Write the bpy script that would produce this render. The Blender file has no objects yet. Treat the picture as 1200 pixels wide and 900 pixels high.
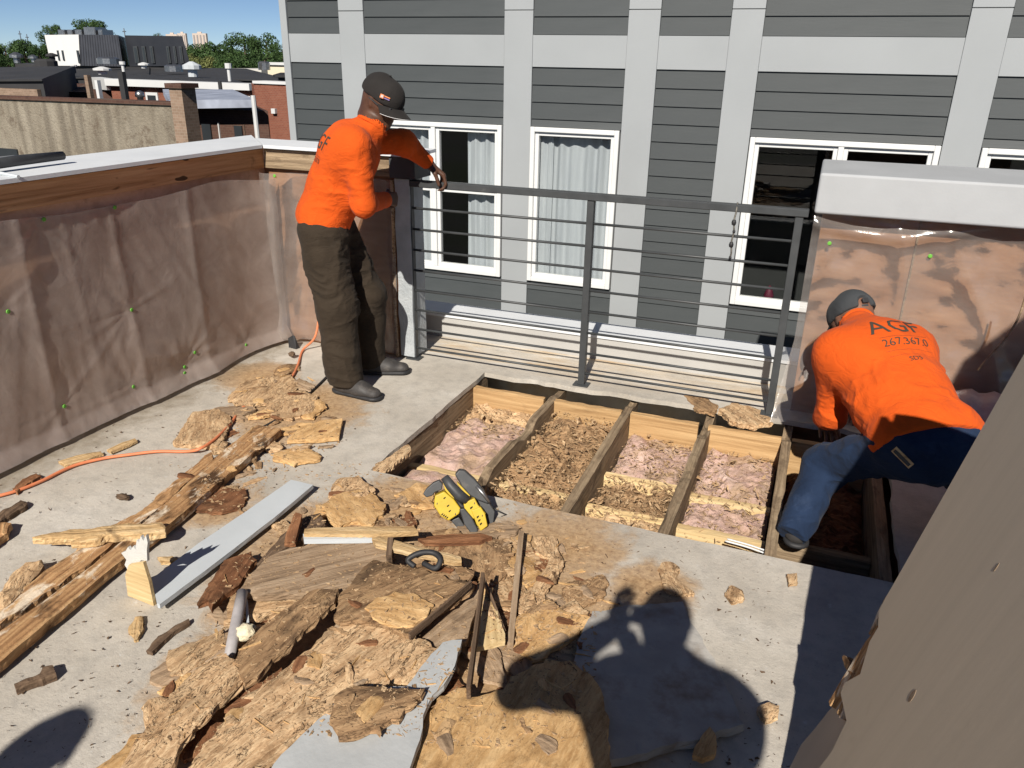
import bpy, bmesh, math, random
import numpy as np
from mathutils import Vector, Matrix
from mathutils.bvhtree import BVHTree
from mathutils.geometry import delaunay_2d_cdt

random.seed(7)
RNG = np.random.default_rng(11)
SC = bpy.context.scene
COL = SC.collection

# ------------------------------------------------------------------ camera, sky, sun, exposure
EYE = np.array([0.0, 0.0, 1.75])
FOC, PITCH, YAW, ROLL = 918.197, 0.39003476, -0.36379306, 0.01821969
_cp, _sp, _cy, _sy = math.cos(PITCH), math.sin(PITCH), math.cos(YAW), math.sin(YAW)
FW = np.array([_sy * _cp, _cy * _cp, -_sp])
_r = np.array([_cy, -_sy, 0.0])
_u = np.cross(_r, FW)
RT = math.cos(ROLL) * _r + math.sin(ROLL) * _u
UP = -math.sin(ROLL) * _r + math.cos(ROLL) * _u
cam_d = bpy.data.cameras.new('camera')
cam_d.sensor_fit = 'HORIZONTAL'
cam_d.sensor_width = 36.0
cam_d.lens = FOC / 1200.0 * 36.0
cam_d.clip_start = 0.02
cam_d.clip_end = 4000
cam = bpy.data.objects.new('camera', cam_d)
COL.objects.link(cam)
m3 = Matrix((RT.tolist(), UP.tolist(), (-FW).tolist())).transposed()
cam.matrix_world = Matrix.Translation(Vector(EYE.tolist())) @ m3.to_4x4()
SC.camera = cam

SUN_EL, SUN_AZ = math.radians(37.5), math.radians(7.6)      # azimuth: the shadows lean this far to -X
SUN_DIR = Vector((-math.sin(SUN_AZ) * math.cos(SUN_EL), math.cos(SUN_AZ) * math.cos(SUN_EL), -math.sin(SUN_EL)))
world = bpy.data.worlds.new('World')
SC.world = world
world.use_nodes = True
wn = world.node_tree.nodes
bg = wn['Background']
sky = wn.new('ShaderNodeTexSky')
sky.sky_type = 'NISHITA'
sky.sun_disc = False
sky.sun_elevation = SUN_EL
to_sun = -SUN_DIR
sky.sun_rotation = math.atan2(to_sun.x, to_sun.y)
sky.air_density = 0.62
sky.dust_density = 0.0
sky.ozone_density = 3.2
sky.altitude = 2500
world.node_tree.links.new(sky.outputs[0], bg.inputs[0])
bg.inputs[1].default_value = 0.055
sun_d = bpy.data.lights.new('sun', 'SUN')
sun_d.energy = 5.0
sun_d.angle = math.radians(0.53)
sun_d.color = (1.0, 0.93, 0.83)
sun = bpy.data.objects.new('sun', sun_d)
COL.objects.link(sun)
sun.rotation_euler = SUN_DIR.to_track_quat('-Z', 'Y').to_euler()
SC.view_settings.view_transform = 'Standard'
SC.view_settings.look = 'None'
SC.view_settings.exposure = 0.45
SC.view_settings.gamma = 1.0
SC.view_settings.use_curve_mapping = False
SC.cycles.max_bounces = 8
SC.cycles.transparent_max_bounces = 12

# ------------------------------------------------------------------ from picture measurements to places
def ray(x, y):
    return (x - 600) / FOC * RT - (y - 450) / FOC * UP + FW
def G(x, y, z=0.0):
    d = ray(x, y); t = (z - EYE[2]) / d[2]
    return EYE + t * d
def onY(x, y, Y):
    d = ray(x, y); return EYE + Y / d[1] * d
def onX(x, y, X):
    d = ray(x, y); return EYE + X / d[0] * d

# ------------------------------------------------------------------ numpy value noise
def _hash(ix, iy, iz, seed):
    h = (ix.astype(np.int64) * 374761393 + iy.astype(np.int64) * 668265263 + iz.astype(np.int64) * 2147483647 + seed * 974634) & 0xffffffff
    h = ((h ^ (h >> 13)) * 1274126177) & 0xffffffff
    h = ((h ^ (h >> 16)) * 2246822519) & 0xffffffff
    return ((h ^ (h >> 15)) & 0xffff) / 32767.5 - 1.0
def vnoise(P, seed=0):
    P = np.asarray(P, float)
    if P.ndim == 1: P = P[None]
    if P.shape[1] == 2: P = np.c_[P, np.zeros(len(P))]
    i = np.floor(P); f = P - i; f = f * f * (3 - 2 * f); i = i.astype(np.int64)
    o = 0
    for dx in (0, 1):
        wx = f[:, 0] if dx else 1 - f[:, 0]
        for dy in (0, 1):
            wy = f[:, 1] if dy else 1 - f[:, 1]
            for dz in (0, 1):
                wz = f[:, 2] if dz else 1 - f[:, 2]
                o = o + wx * wy * wz * _hash(i[:, 0] + dx, i[:, 1] + dy, i[:, 2] + dz, seed)
    return o
def fbm(P, oct=4, seed=0, gain=0.5):
    P = np.asarray(P, float); a, s, o = 1.0, 0.0, 0
    for k in range(oct):
        o = o + a * vnoise(P * 2 ** k + 17.3 * k, seed + k); s += a; a *= gain
    return o / s

# ------------------------------------------------------------------ objects
def tag(o, label=None, cat=None, group=None, kind=None):
    if label: o['label'] = label
    if cat: o['category'] = cat
    if group: o['group'] = group
    if kind: o['kind'] = kind
    return o
def empty(name, loc, label=None, cat=None, group=None):
    o = bpy.data.objects.new(name, None)
    o.empty_display_size = 0.1
    o.location = Vector([float(v) for v in loc])
    COL.objects.link(o)
    return tag(o, label, cat, group)
def root_loc(o):
    v = Vector((0, 0, 0))
    while o is not None:
        v = v + o.location; o = o.parent
    return v
def link_mesh(name, me, mat=None, parent=None, smooth=False, loc=None):
    """link a mesh whose vertices are in world space (unrotated parents only)"""
    o = bpy.data.objects.new(name, me)
    COL.objects.link(o)
    if mat is not None:
        me.materials.clear()
        for mm in (mat if isinstance(mat, (list, tuple)) else [mat]): me.materials.append(mm)
    if smooth:
        me.polygons.foreach_set('use_smooth', [True] * len(me.polygons))
    if loc is not None:
        L = Vector([float(v) for v in loc])
        me.transform(Matrix.Translation(-L))
        o.location = L
    if parent is not None:
        o.parent = parent
        o.location = o.location - root_loc(parent)
    return o
class MB:
    def __init__(s): s.v = []; s.f = []; s.mi = []
    def add(s, vs, fs, mi=0):
        b = len(s.v)
        s.v += [tuple(float(c) for c in v) for v in vs]
        s.f += [tuple(b + i for i in f) for f in fs]; s.mi += [mi] * len(fs)
        return s
    def hexa(s, c, mi=0):        # eight corners: bottom loop, top loop
        return s.add(c, [(3, 2, 1, 0), (4, 5, 6, 7), (0, 1, 5, 4), (1, 2, 6, 5), (2, 3, 7, 6), (3, 0, 4, 7)], mi)
    def box(s, lo, hi, mi=0):
        x0, y0, z0 = lo; x1, y1, z1 = hi
        return s.hexa([(x0, y0, z0), (x1, y0, z0), (x1, y1, z0), (x0, y1, z0), (x0, y0, z1), (x1, y0, z1), (x1, y1, z1), (x0, y1, z1)], mi)
    def obox(s, c, ax, ay, az, mi=0):   # centre and three half vectors
        c, ax, ay, az = [np.array(v, float) for v in (c, ax, ay, az)]
        return s.hexa([c - ax - ay - az, c + ax - ay - az, c + ax + ay - az, c - ax + ay - az,
                       c - ax - ay + az, c + ax - ay + az, c + ax + ay + az, c - ax + ay + az], mi)
    def prism(s, loop, d, mi=0):        # planar loop extruded by d
        n = len(loop); L = [np.array(p, float) for p in loop]; d = np.array(d, float)
        return s.add(L + [p + d for p in L], [tuple(range(n))[::-1], tuple(range(n, 2 * n))] +
                     [(i, (i + 1) % n, n + (i + 1) % n, n + i) for i in range(n)], mi)
    def tube(s, pts, r, n=8, mi=0, cap=True):
        P = [np.array(p, float) for p in pts]; R = r if isinstance(r, (list, tuple)) else [r] * len(P)
        vs, fs = [], []; ref = None
        for i, p in enumerate(P):
            t = P[min(i + 1, len(P) - 1)] - P[max(i - 1, 0)]; t = t / (np.linalg.norm(t) + 1e-12)
            if ref is None:
                ref = np.cross(t, [0, 0, 1.0])
                if np.linalg.norm(ref) < .05: ref = np.cross(t, [0, 1.0, 0])
            a = ref - t * (ref @ t); a = a / np.linalg.norm(a); ref = a; b = np.cross(t, a)
            for k in range(n):
                an = 2 * math.pi * k / n
                vs.append(p + R[i] * (math.cos(an) * a + math.sin(an) * b))
        for i in range(len(P) - 1):
            for k in range(n):
                fs.append((i * n + k, i * n + (k + 1) % n, (i + 1) * n + (k + 1) % n, (i + 1) * n + k))
        if cap: fs += [tuple(range(n))[::-1], tuple(range((len(P) - 1) * n, len(P) * n))]
        return s.add(vs, fs, mi)
    def lathe(s, c, prof, n=14, mi=0):
        vs, fs = [], []
        for r, z in prof:
            for k in range(n):
                a = 2 * math.pi * k / n; vs.append((c[0] + r * math.cos(a), c[1] + r * math.sin(a), c[2] + z))
        for i in range(len(prof) - 1):
            for k in range(n): fs.append((i * n + k, i * n + (k + 1) % n, (i + 1) * n + (k + 1) % n, (i + 1) * n + k))
        fs += [tuple(range(n))[::-1], tuple(range((len(prof) - 1) * n, len(prof) * n))]
        return s.add(vs, fs, mi)
    def mesh(s, name, bevel=0, seg=2):
        me = bpy.data.meshes.new(name); me.from_pydata(s.v, [], s.f)
        if any(s.mi): me.polygons.foreach_set('material_index', s.mi)
        me.update()
        if bevel:
            bm = bmesh.new(); bm.from_mesh(me)
            bmesh.ops.recalc_face_normals(bm, faces=bm.faces[:])
            es = [e for e in bm.edges if len(e.link_faces) == 2 and e.calc_face_angle(0) > 0.5]
            bmesh.ops.bevel(bm, geom=es, offset=bevel, segments=seg, affect='EDGES', profile=.5)
            bm.to_mesh(me); bm.free()
        return me
    def build(s, name, mat, parent=None, smooth=False, bevel=0, seg=2, loc=None):
        return link_mesh(name, s.mesh(name, bevel, seg), mat, parent, smooth, loc)
def local_frame(o, X, Z):
    """turn the object's axes so that its own X follows the grain, without moving the mesh in the world"""
    X = Vector(np.array(X, float).tolist()).normalized(); Z = Vector(np.array(Z, float).tolist()); Z = (Z - X * Z.dot(X)).normalized(); Y = Z.cross(X)
    R = Matrix((X, Y, Z)).transposed()
    o.data.transform(R.inverted().to_4x4()); o.rotation_euler = R.to_euler(); return o
def copy_tree(o, parent=None):
    c = o.copy(); COL.objects.link(c)
    if parent is not None: c.parent = parent
    for ch in list(o.children): copy_tree(ch, c)
    return c

# ------------------------------------------------------------------ materials
class NT:
    def __init__(s, name):
        s.m = bpy.data.materials.new(name); s.m.use_nodes = True
        s.n = s.m.node_tree.nodes; s.l = s.m.node_tree.links
        s.b = s.n['Principled BSDF']; s.out = s.n['Material Output']
        s.tc = s.n.new('ShaderNodeTexCoord')
    def link(s, a, b): s.l.new(a, b); return s
    def map(s, scale=(1, 1, 1), space='Object', loc=(0, 0, 0)):
        m = s.n.new('ShaderNodeMapping'); m.inputs['Scale'].default_value = scale; m.inputs['Location'].default_value = loc
        s.link(s.tc.outputs[space], m.inputs[0]); return m.outputs[0]
    def noise(s, vec, scale=5, detail=5, rough=.55, dist=0):
        n = s.n.new('ShaderNodeTexNoise'); n.inputs['Scale'].default_value = scale; n.inputs['Detail'].default_value = detail
        n.inputs['Roughness'].default_value = rough; n.inputs['Distortion'].default_value = dist
        s.link(vec, n.inputs['Vector']); return n.outputs['Fac']
    def ramp(s, fac, stops, mode='LINEAR'):
        r = s.n.new('ShaderNodeValToRGB'); r.color_ramp.interpolation = mode
        e = r.color_ramp.elements
        while len(e) < len(stops): e.new(.5)
        for k, (p, c) in enumerate(stops):
            e[k].position = p; e[k].color = (c, c, c, 1) if not isinstance(c, (tuple, list)) else (*c[:3], 1)
        s.link(fac, r.inputs[0]); return r.outputs[0]
    def mix(s, fac, a, b, mode='MIX'):
        m = s.n.new('ShaderNodeMix'); m.data_type = 'RGBA'; m.blend_type = mode
        for v, i in ((fac, 0), (a, 6), (b, 7)):
            if hasattr(v, 'links'): s.link(v, m.inputs[i])
            elif i == 0: m.inputs[0].default_value = v
            else: m.inputs[i].default_value = (*v[:3], 1)
        return m.outputs[2]
    def math(s, op, a, b=0.0, c=None):
        m = s.n.new('ShaderNodeMath'); m.operation = op
        for k, v in enumerate((a, b, c)):
            if v is None: continue
            if hasattr(v, 'links'): s.link(v, m.inputs[k])
            else: m.inputs[k].default_value = v
        return m.outputs[0]
    def bump(s, h, strength=.3, dist=.01, prev=None):
        b = s.n.new('ShaderNodeBump'); b.inputs['Strength'].default_value = strength; b.inputs['Distance'].default_value = dist
        s.link(h, b.inputs['Height'])
        if prev is not None: s.link(prev, b.inputs['Normal'])
        return b.outputs[0]
    def rnd(s):
        o = s.n.new('ShaderNodeObjectInfo'); return o.outputs['Random']
    def fin(s, col=None, rough=None, normal=None, metal=None, spec=None):
        for v, k in ((col, 'Base Color'), (rough, 'Roughness'), (normal, 'Normal'), (metal, 'Metallic'), (spec, 'Specular IOR Level')):
            if v is None: continue
            if hasattr(v, 'links'): s.link(v, s.b.inputs[k])
            elif k == 'Base Color': s.b.inputs[k].default_value = (*v[:3], 1)
            else: s.b.inputs[k].default_value = v
        return s.m
def sc(c, k): return tuple(v * k for v in c)
def paint(name, col, rough=.6, var=.12, scale=6, bump=.08, dirt=None, bscale=60, metal=0.0, spec=.4, stretch=(1, 1, 1)):
    t = NT(name); v = t.map(stretch)
    n = t.noise(v, scale, 6)
    c = t.ramp(n, [(.3, sc(col, 1 - var)), (.7, sc(col, 1 + var * .6))])
    if dirt:
        c = t.mix(t.ramp(t.noise(v, scale * .7, 8, .65), [(dirt[1], 0.0), (dirt[2], dirt[3])]), c, dirt[0])
    nb = t.bump(t.noise(t.map(), bscale, 4), bump, .004)
    return t.fin(c, t.ramp(n, [(.2, max(rough - .1, .05)), (.8, min(rough + .1, 1))]), nb, metal, spec)
def wood(name, cols, along=2.2, across=26, stain=None, rough=.85, bump=.5, fleck=0, dist=.4, pale=None, hue=.12, crack=0, knots=0):
    """fibres run along the object's own X; cols = dark, mid, light"""
    t = NT(name)
    rn = t.rnd()
    add = t.n.new('ShaderNodeVectorMath'); add.operation = 'ADD'
    t.link(t.tc.outputs['Object'], add.inputs[0])
    cx = t.n.new('ShaderNodeCombineXYZ'); t.link(t.math('MULTIPLY', rn, 37.0), cx.inputs[0]); t.link(t.math('MULTIPLY', rn, 11.0), cx.inputs[1])
    t.link(cx.outputs[0], add.inputs[1])
    def mp(s):
        m = t.n.new('ShaderNodeMapping'); m.inputs['Scale'].default_value = s; t.link(add.outputs[0], m.inputs[0]); return m.outputs[0]
    fib = t.noise(mp((along, across, across)), 1.6, 7, .62, dist)
    c = t.ramp(fib, [(.28, cols[0]), (.5, cols[1]), (.74, cols[2])])
    big = t.noise(mp((1, 1.6, 1.6)), 5, 5, .6, .6)
    if fleck:
        fl = t.noise(mp((14, 60, 60)), 1.5, 3, .6, 1.2)
        c = t.mix(t.ramp(fl, [(.5, 0.0), (.62, fleck)]), c, cols[2])
        fd = t.noise(mp((22, 70, 70)), 1.7, 3, .6, 1.0)
        c = t.mix(t.ramp(fd, [(.56, 0.0), (.66, fleck)]), c, cols[0])
    if stain:
        c = t.mix(t.ramp(big, [(stain[1], 0.0), (stain[2], stain[3])]), c, stain[0])
    if pale:
        pn = t.noise(mp((1.3, 3, 3)), 4.3, 5, .65, .4)
        c = t.mix(t.ramp(pn, [(pale[1], 0.0), (pale[2], pale[3])]), c, pale[0])
    if knots:
        kn = t.noise(mp((3.2, 9, 9)), 2.4, 1, .5, .3)
        c = t.mix(t.ramp(kn, [(.70, 0.0), (.745, knots)]), c, (.035, .018, .010))
    if crack:                     # splits along the fibres
        ck = t.math('ABSOLUTE', t.math('SUBTRACT', t.noise(mp((2.2, 6, 6)), 2.2, 6, .68, .9), .5))
        c = t.mix(t.ramp(ck, [(.004, crack), (.012, 0.0)]), c, (.03, .017, .009))
    hs = t.n.new('ShaderNodeHueSaturation'); t.link(c, hs.inputs['Color'])
    t.link(t.math('MULTIPLY_ADD', rn, hue * 2, 1 - hue), hs.inputs['Value'])
    h = t.math('ADD', fib, t.math('MULTIPLY', t.noise(mp((30, 60, 60)), 1.5, 4, .7), .5))
    return t.fin(hs.outputs[0], rough, t.bump(h, bump, .012), spec=.2)
def glassy(name, tint=(.8, .85, .85), refl=.1, facing=.25):
    t = NT(name)
    tr = t.n.new('ShaderNodeBsdfTransparent'); tr.inputs[0].default_value = (*tint, 1)
    gl = t.n.new('ShaderNodeBsdfGlossy'); gl.inputs['Roughness'].default_value = .015
    fr = t.n.new('ShaderNodeFresnel'); fr.inputs[0].default_value = 1.5
    f = t.math('MULTIPLY_ADD', fr.outputs[0], .45, refl)
    mx = t.n.new('ShaderNodeMixShader'); t.link(f, mx.inputs[0]); t.link(tr.outputs[0], mx.inputs[1]); t.link(gl.outputs[0], mx.inputs[2])
    t.link(mx.outputs[0], t.out.inputs[0]); return t.m
def film(name, tint, milk, haze=.45, rough=.28):
    """thin polythene: part clear, part milky, with a soft sheen"""
    t = NT(name)
    n = t.noise(t.map((1, 1, 1)), 5, 6, .6, .6)
    tr = t.n.new('ShaderNodeBsdfTransparent'); tr.inputs[0].default_value = (*tint, 1)
    df = t.n.new('ShaderNodeBsdfDiffuse'); df.inputs[0].default_value = (*milk, 1)
    tl = t.n.new('ShaderNodeBsdfTranslucent'); tl.inputs[0].default_value = (*milk, 1)
    gl = t.n.new('ShaderNodeBsdfGlossy'); gl.inputs['Roughness'].default_value = rough; gl.inputs[0].default_value = (1, 1, 1, 1)
    nb = t.bump(t.noise(t.map((1, 1, 1)), 16, 4, .5, 1.4), .2, .01)
    for b in (df, gl, tl): t.link(nb, b.inputs['Normal'])
    m0 = t.n.new('ShaderNodeMixShader'); m0.inputs[0].default_value = .35; t.link(df.outputs[0], m0.inputs[1]); t.link(tl.outputs[0], m0.inputs[2])
    m1 = t.n.new('ShaderNodeMixShader'); t.link(t.ramp(n, [(.3, haze * .75), (.75, min(haze * 1.35, .9))]), m1.inputs[0])
    t.link(tr.outputs[0], m1.inputs[1]); t.link(m0.outputs[0], m1.inputs[2])
    fr = t.n.new('ShaderNodeFresnel'); fr.inputs[0].default_value = 1.45; t.link(nb, fr.inputs['Normal'])
    m2 = t.n.new('ShaderNodeMixShader'); t.link(t.math('MULTIPLY_ADD', fr.outputs[0], .8, .02), m2.inputs[0])
    t.link(m1.outputs[0], m2.inputs[1]); t.link(gl.outputs[0], m2.inputs[2])
    t.link(m2.outputs[0], t.out.inputs[0]); return t.m

TAN = ((.24, .14, .070), (.45, .295, .165), (.62, .455, .275))
BROWN = ((.12, .068, .036), (.285, .175, .092), (.47, .315, .175))
WEATH = ((.15, .10, .062), (.315, .22, .14), (.45, .34, .235))
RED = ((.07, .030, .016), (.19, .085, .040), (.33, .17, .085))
CREAM = ((.42, .29, .14), (.62, .46, .24), (.75, .60, .36))
M = {}
M['osb'] = wood('osb_rotten', TAN, 3, 22, ((.12, .068, .034), .56, .72, .75), fleck=.7, bump=.5, crack=.9)
M['ply'] = wood('plywood_stained', BROWN, 2, 24, ((.045, .028, .018), .52, .68, .8), fleck=.25, bump=.45, pale=((.50, .33, .17), .58, .7, .7), crack=.8)
M['weath'] = wood('weathered_board', WEATH, 2, 30, ((.05, .037, .027), .58, .75, .7), bump=.6)
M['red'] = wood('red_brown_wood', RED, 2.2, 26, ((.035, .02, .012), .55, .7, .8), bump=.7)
M['plank'] = wood('rotten_plank', ((.17, .085, .038), (.40, .225, .105), (.60, .40, .205)), 1.3, 40, ((.05, .026, .014), .53, .64, .9), bump=.8, pale=((.74, .64, .50), .54, .62, .85))
M['tan'] = wood('tan_sheathing', ((.30, .165, .065), (.50, .31, .14), (.66, .46, .24)), 3, 14, ((.22, .12, .05), .56, .75, .6), fleck=.35, bump=.4, crack=.3)
M['cream'] = wood('cream_lumber', CREAM, 1.2, 30, ((.36, .23, .11), .6, .78, .5), bump=.25)
M['joist'] = wood('old_joist', ((.095, .066, .042), (.225, .165, .105), (.36, .275, .18)), 1.4, 34, ((.05, .032, .02), .55, .7, .7), bump=.6)
M['header'] = wood('header_board', ((.26, .15, .065), (.44, .28, .135), (.58, .40, .21)), 1.2, 30, ((.16, .09, .045), .6, .75, .5), bump=.35)
M['stick'] = wood('splinter_wood', ((.26, .15, .065), (.50, .34, .17), (.68, .52, .31)), 2, 40, ((.06, .035, .02), .6, .72, .8), bump=.7)
M['plate'] = wood('top_plate', ((.30, .15, .065), (.52, .29, .145), (.64, .40, .22)), 1.1, 26, ((.10, .05, .025), .63, .72, .8), bump=.3, knots=.9)
M['splinter_dark'] = wood('dark_splinter', ((.05, .033, .022), (.13, .085, .055), (.23, .16, .105)), 2, 40, bump=.6)
M['dirtymem'] = paint('dirty_membrane', (.36, .345, .32), .8, .25, 6, .4, ((.16, .11, .07), .5, .68, .8))
M['metal'] = paint('dark_grey_metal', (.048, .052, .055), .48, .2, 9, .05, ((.2, .2, .19), .62, .8, .5))
M['white'] = paint('white_vinyl', (.62, .63, .63), .4, .03, 4, .02)
M['lightpanel'] = paint('pale_grey_panel', (.295, .313, .326), .55, .05, 1.3, .03, ((.22, .23, .23), .62, .85, .35))
M['fascia'] = paint('painted_white_board', (.47, .505, .53), .5, .05, 5, .08, ((.32, .31, .29), .64, .8, .5))
M['greymem'] = paint('grey_membrane', (.40, .415, .42), .7, .1, 7, .2, ((.40, .33, .25), .6, .78, .5))
M['cap'] = paint('white_coping', (.36, .375, .39), .65, .07, 4, .12, ((.25, .25, .245), .6, .8, .5), 90)
M['cap2'] = paint('bright_coping', (.60, .625, .65), .6, .05, 4, .12, ((.42, .42, .41), .62, .8, .5), 90)
M['blackrub'] = paint('black_rubber', (.025, .025, .027), .6, .2, 20, .1)
M['yellow'] = paint('yellow_plastic', (.50, .35, .022), .5, .15, 14, .12, ((.26, .19, .08), .52, .72, .75))
M['darkplastic'] = paint('charcoal_plastic', (.045, .047, .05), .5, .25, 16, .08, ((.22, .19, .15), .6, .82, .45))
M['steel'] = paint('worn_steel', (.36, .36, .36), .35, .2, 12, .05, None, 60, .9)
M['green'] = paint('green_plastic_button', (.13, .40, .05), .5, .1, 20, .02)
M['orangecord'] = paint('orange_cord', (.62, .20, .09), .55, .15, 20, .05, ((.35, .18, .1), .55, .75, .6))

# ------------------------------------------------------------------ ground far below, roof deck with its opening
def deck_material():
    t = NT('roof_deck_coating'); v = t.map()
    n1 = t.noise(v, 1.7, 8, .62, .3); n2 = t.noise(v, 14, 8, .7); n3 = t.noise(v, 90, 4, .7)
    c = t.ramp(n1, [(.3, (.375, .34, .29)), (.52, (.465, .43, .375)), (.72, (.55, .52, .47))])
    c = t.mix(t.ramp(n2, [(.45, 0.0), (.75, .55)]), c, (.24, .225, .205))
    c = t.mix(t.ramp(n3, [(.60, 0.0), (.72, .6)]), c, (.17, .15, .13))
    c = t.mix(t.ramp(t.noise(v, 34, 3, .6), [(.66, 0.0), (.74, .7)]), c, (.52, .52, .51))
    # sawdust and crumbs of wood trodden into the coating
    mask = None
    for (px, py, r0, r1) in ((410, 660, .15, .80), (320, 800, .1, .55), (600, 720, .1, .8), (350, 480, .1, .62), (650, 640, .05, .5),
                             (480, 590, .05, .42), (250, 590, .02, .33), (760, 690, .02, .3), (560, 800, .1, .6), (300, 440, .05, .38), (640, 850, .1, .5)):
        g = G(px, py)
        d = t.n.new('ShaderNodeVectorMath'); d.operation = 'DISTANCE'; d.inputs[1].default_value = (g[0], g[1], 0)
        t.link(v, d.inputs[0])
        mr = t.n.new('ShaderNodeMapRange'); mr.inputs[1].default_value = r0; mr.inputs[2].default_value = r1
        mr.inputs[3].default_value = 1; mr.inputs[4].default_value = 0; t.link(d.outputs['Value'], mr.inputs[0])
        mask = mr.outputs[0] if mask is None else t.math('MAXIMUM', mask, mr.outputs[0])
    dn = t.noise(v, 7, 9, .72, .5)
    m = t.ramp(t.math('ADD', t.math('MULTIPLY', mask, .62), t.math('MULTIPLY', dn, .62)), [(.52, 0.0), (.68, .8), (.9, .97)])
    dust = t.ramp(t.noise(v, 40, 5, .7), [(.3, (.22, .125, .062)), (.5, (.37, .24, .125)), (.7, (.50, .34, .19))])
    c = t.mix(m, c, dust)
    # grime in the corner by the long low wall
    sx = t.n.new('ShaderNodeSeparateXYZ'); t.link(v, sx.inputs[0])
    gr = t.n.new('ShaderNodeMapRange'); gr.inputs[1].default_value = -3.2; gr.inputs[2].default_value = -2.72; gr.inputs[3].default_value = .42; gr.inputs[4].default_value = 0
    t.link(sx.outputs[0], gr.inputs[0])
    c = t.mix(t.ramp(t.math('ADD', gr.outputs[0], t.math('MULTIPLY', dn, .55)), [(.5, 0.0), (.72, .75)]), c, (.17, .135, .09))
    # bare boards beyond the railing
    yr = t.n.new('ShaderNodeMapRange'); yr.inputs[1].default_value = 4.15; yr.inputs[2].default_value = 4.3; t.link(sx.outputs[1], yr.inputs[0])
    wv = t.ramp(t.noise(t.map((1.2, 5, 1)), 2.2, 8, .7, .6), [(.34, (.47, .33, .19)), (.48, (.58, .49, .37)), (.62, (.62, .59, .54))])
    c = t.mix(t.math('MULTIPLY', yr.outputs[0], t.ramp(t.noise(t.map((.8, 2.5, 1)), 3, 6, .65), [(.36, 0.15), (.6, .95)])), c, wv)
    h = t.math('ADD', t.noise(v, 55, 7, .75), t.math('MULTIPLY', m, .8))
    return t.fin(c, t.ramp(n2, [(.3, .7), (.7, .9)]), t.bump(h, .55, .006), spec=.25)
M['deck'] = deck_material()

HX0, HX1, HY0, HY1 = -1.735, 0.50, 2.745, 4.085     # the opening
def jag(a, b, n, amp, seed):
    a, b = np.array(a, float), np.array(b, float); d = b - a; L = np.linalg.norm(d); nrm = np.array([-d[1], d[0]]) / L
    out = []
    for i in range(n):
        p = a + d * i / n
        out.append(p + nrm * amp * (0 if i == 0 else float(fbm(np.array([[i * .43, seed * 3.1, 0]]), 3, seed)[0]) * 1.6))
    return out
def deck():
    X0, X1, Y0, Y1 = -3.3, 1.75, -2.6, 4.588
    outer = [(X0, Y0), (X1, Y0), (X1, Y1), (X0, Y1)]
    inner = jag((HX0, HY0), (HX1, HY0), 46, .005, 1) + jag((HX1, HY0), (HX1, HY1), 20, .01, 2) + jag((HX1, HY1), (HX0, HY1), 46, .020, 3) + jag((HX0, HY1), (HX0, HY0), 30, .008, 4)
    bm = bmesh.new()
    def loop(L):
        vs = [bm.verts.new((p[0], p[1], 0)) for p in L]
        return vs, [bm.edges.new((vs[i], vs[(i + 1) % len(vs)])) for i in range(len(vs))]
    vo, eo = loop(outer); vi, ei = loop(inner)
    bmesh.ops.triangle_fill(bm, edges=eo + ei, use_beauty=True, normal=(0, 0, 1))
    for L, dz in ((vo, -.35), (vi, -.028)):
        low = [bm.verts.new((v.co.x, v.co.y, dz)) for v in L]
        for i in range(len(L)):
            j = (i + 1) % len(L); f = bm.faces.new((L[i], L[j], low[j], low[i]))
            f.material_index = 1 if dz > -.1 else 0
    bmesh.ops.recalc_face_normals(bm, faces=bm.faces[:])
    me = bpy.data.meshes.new('roof_deck'); bm.to_mesh(me); bm.free()
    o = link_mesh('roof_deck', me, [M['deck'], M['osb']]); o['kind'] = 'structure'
deck()
mb = MB(); mb.box((-3.62, -2.6, -9.0), (1.75, 4.82, -.36))
tag(mb.build('house_body', paint('house_stucco', (.4, .39, .37), .8, .1, 2)), kind='structure')
gm = paint('street_ground', (.09, .09, .085), .9, .3, .05, .1, ((.06, .09, .03), .5, .6, .8), .5)
mb = MB(); S = 3000; mb.add([(-S, -200, -9.2), (S, -200, -9.2), (S, S, -9.2), (-S, S, -9.2)], [(0, 1, 2, 3)])
tag(mb.build('ground', gm), kind='structure')

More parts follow.
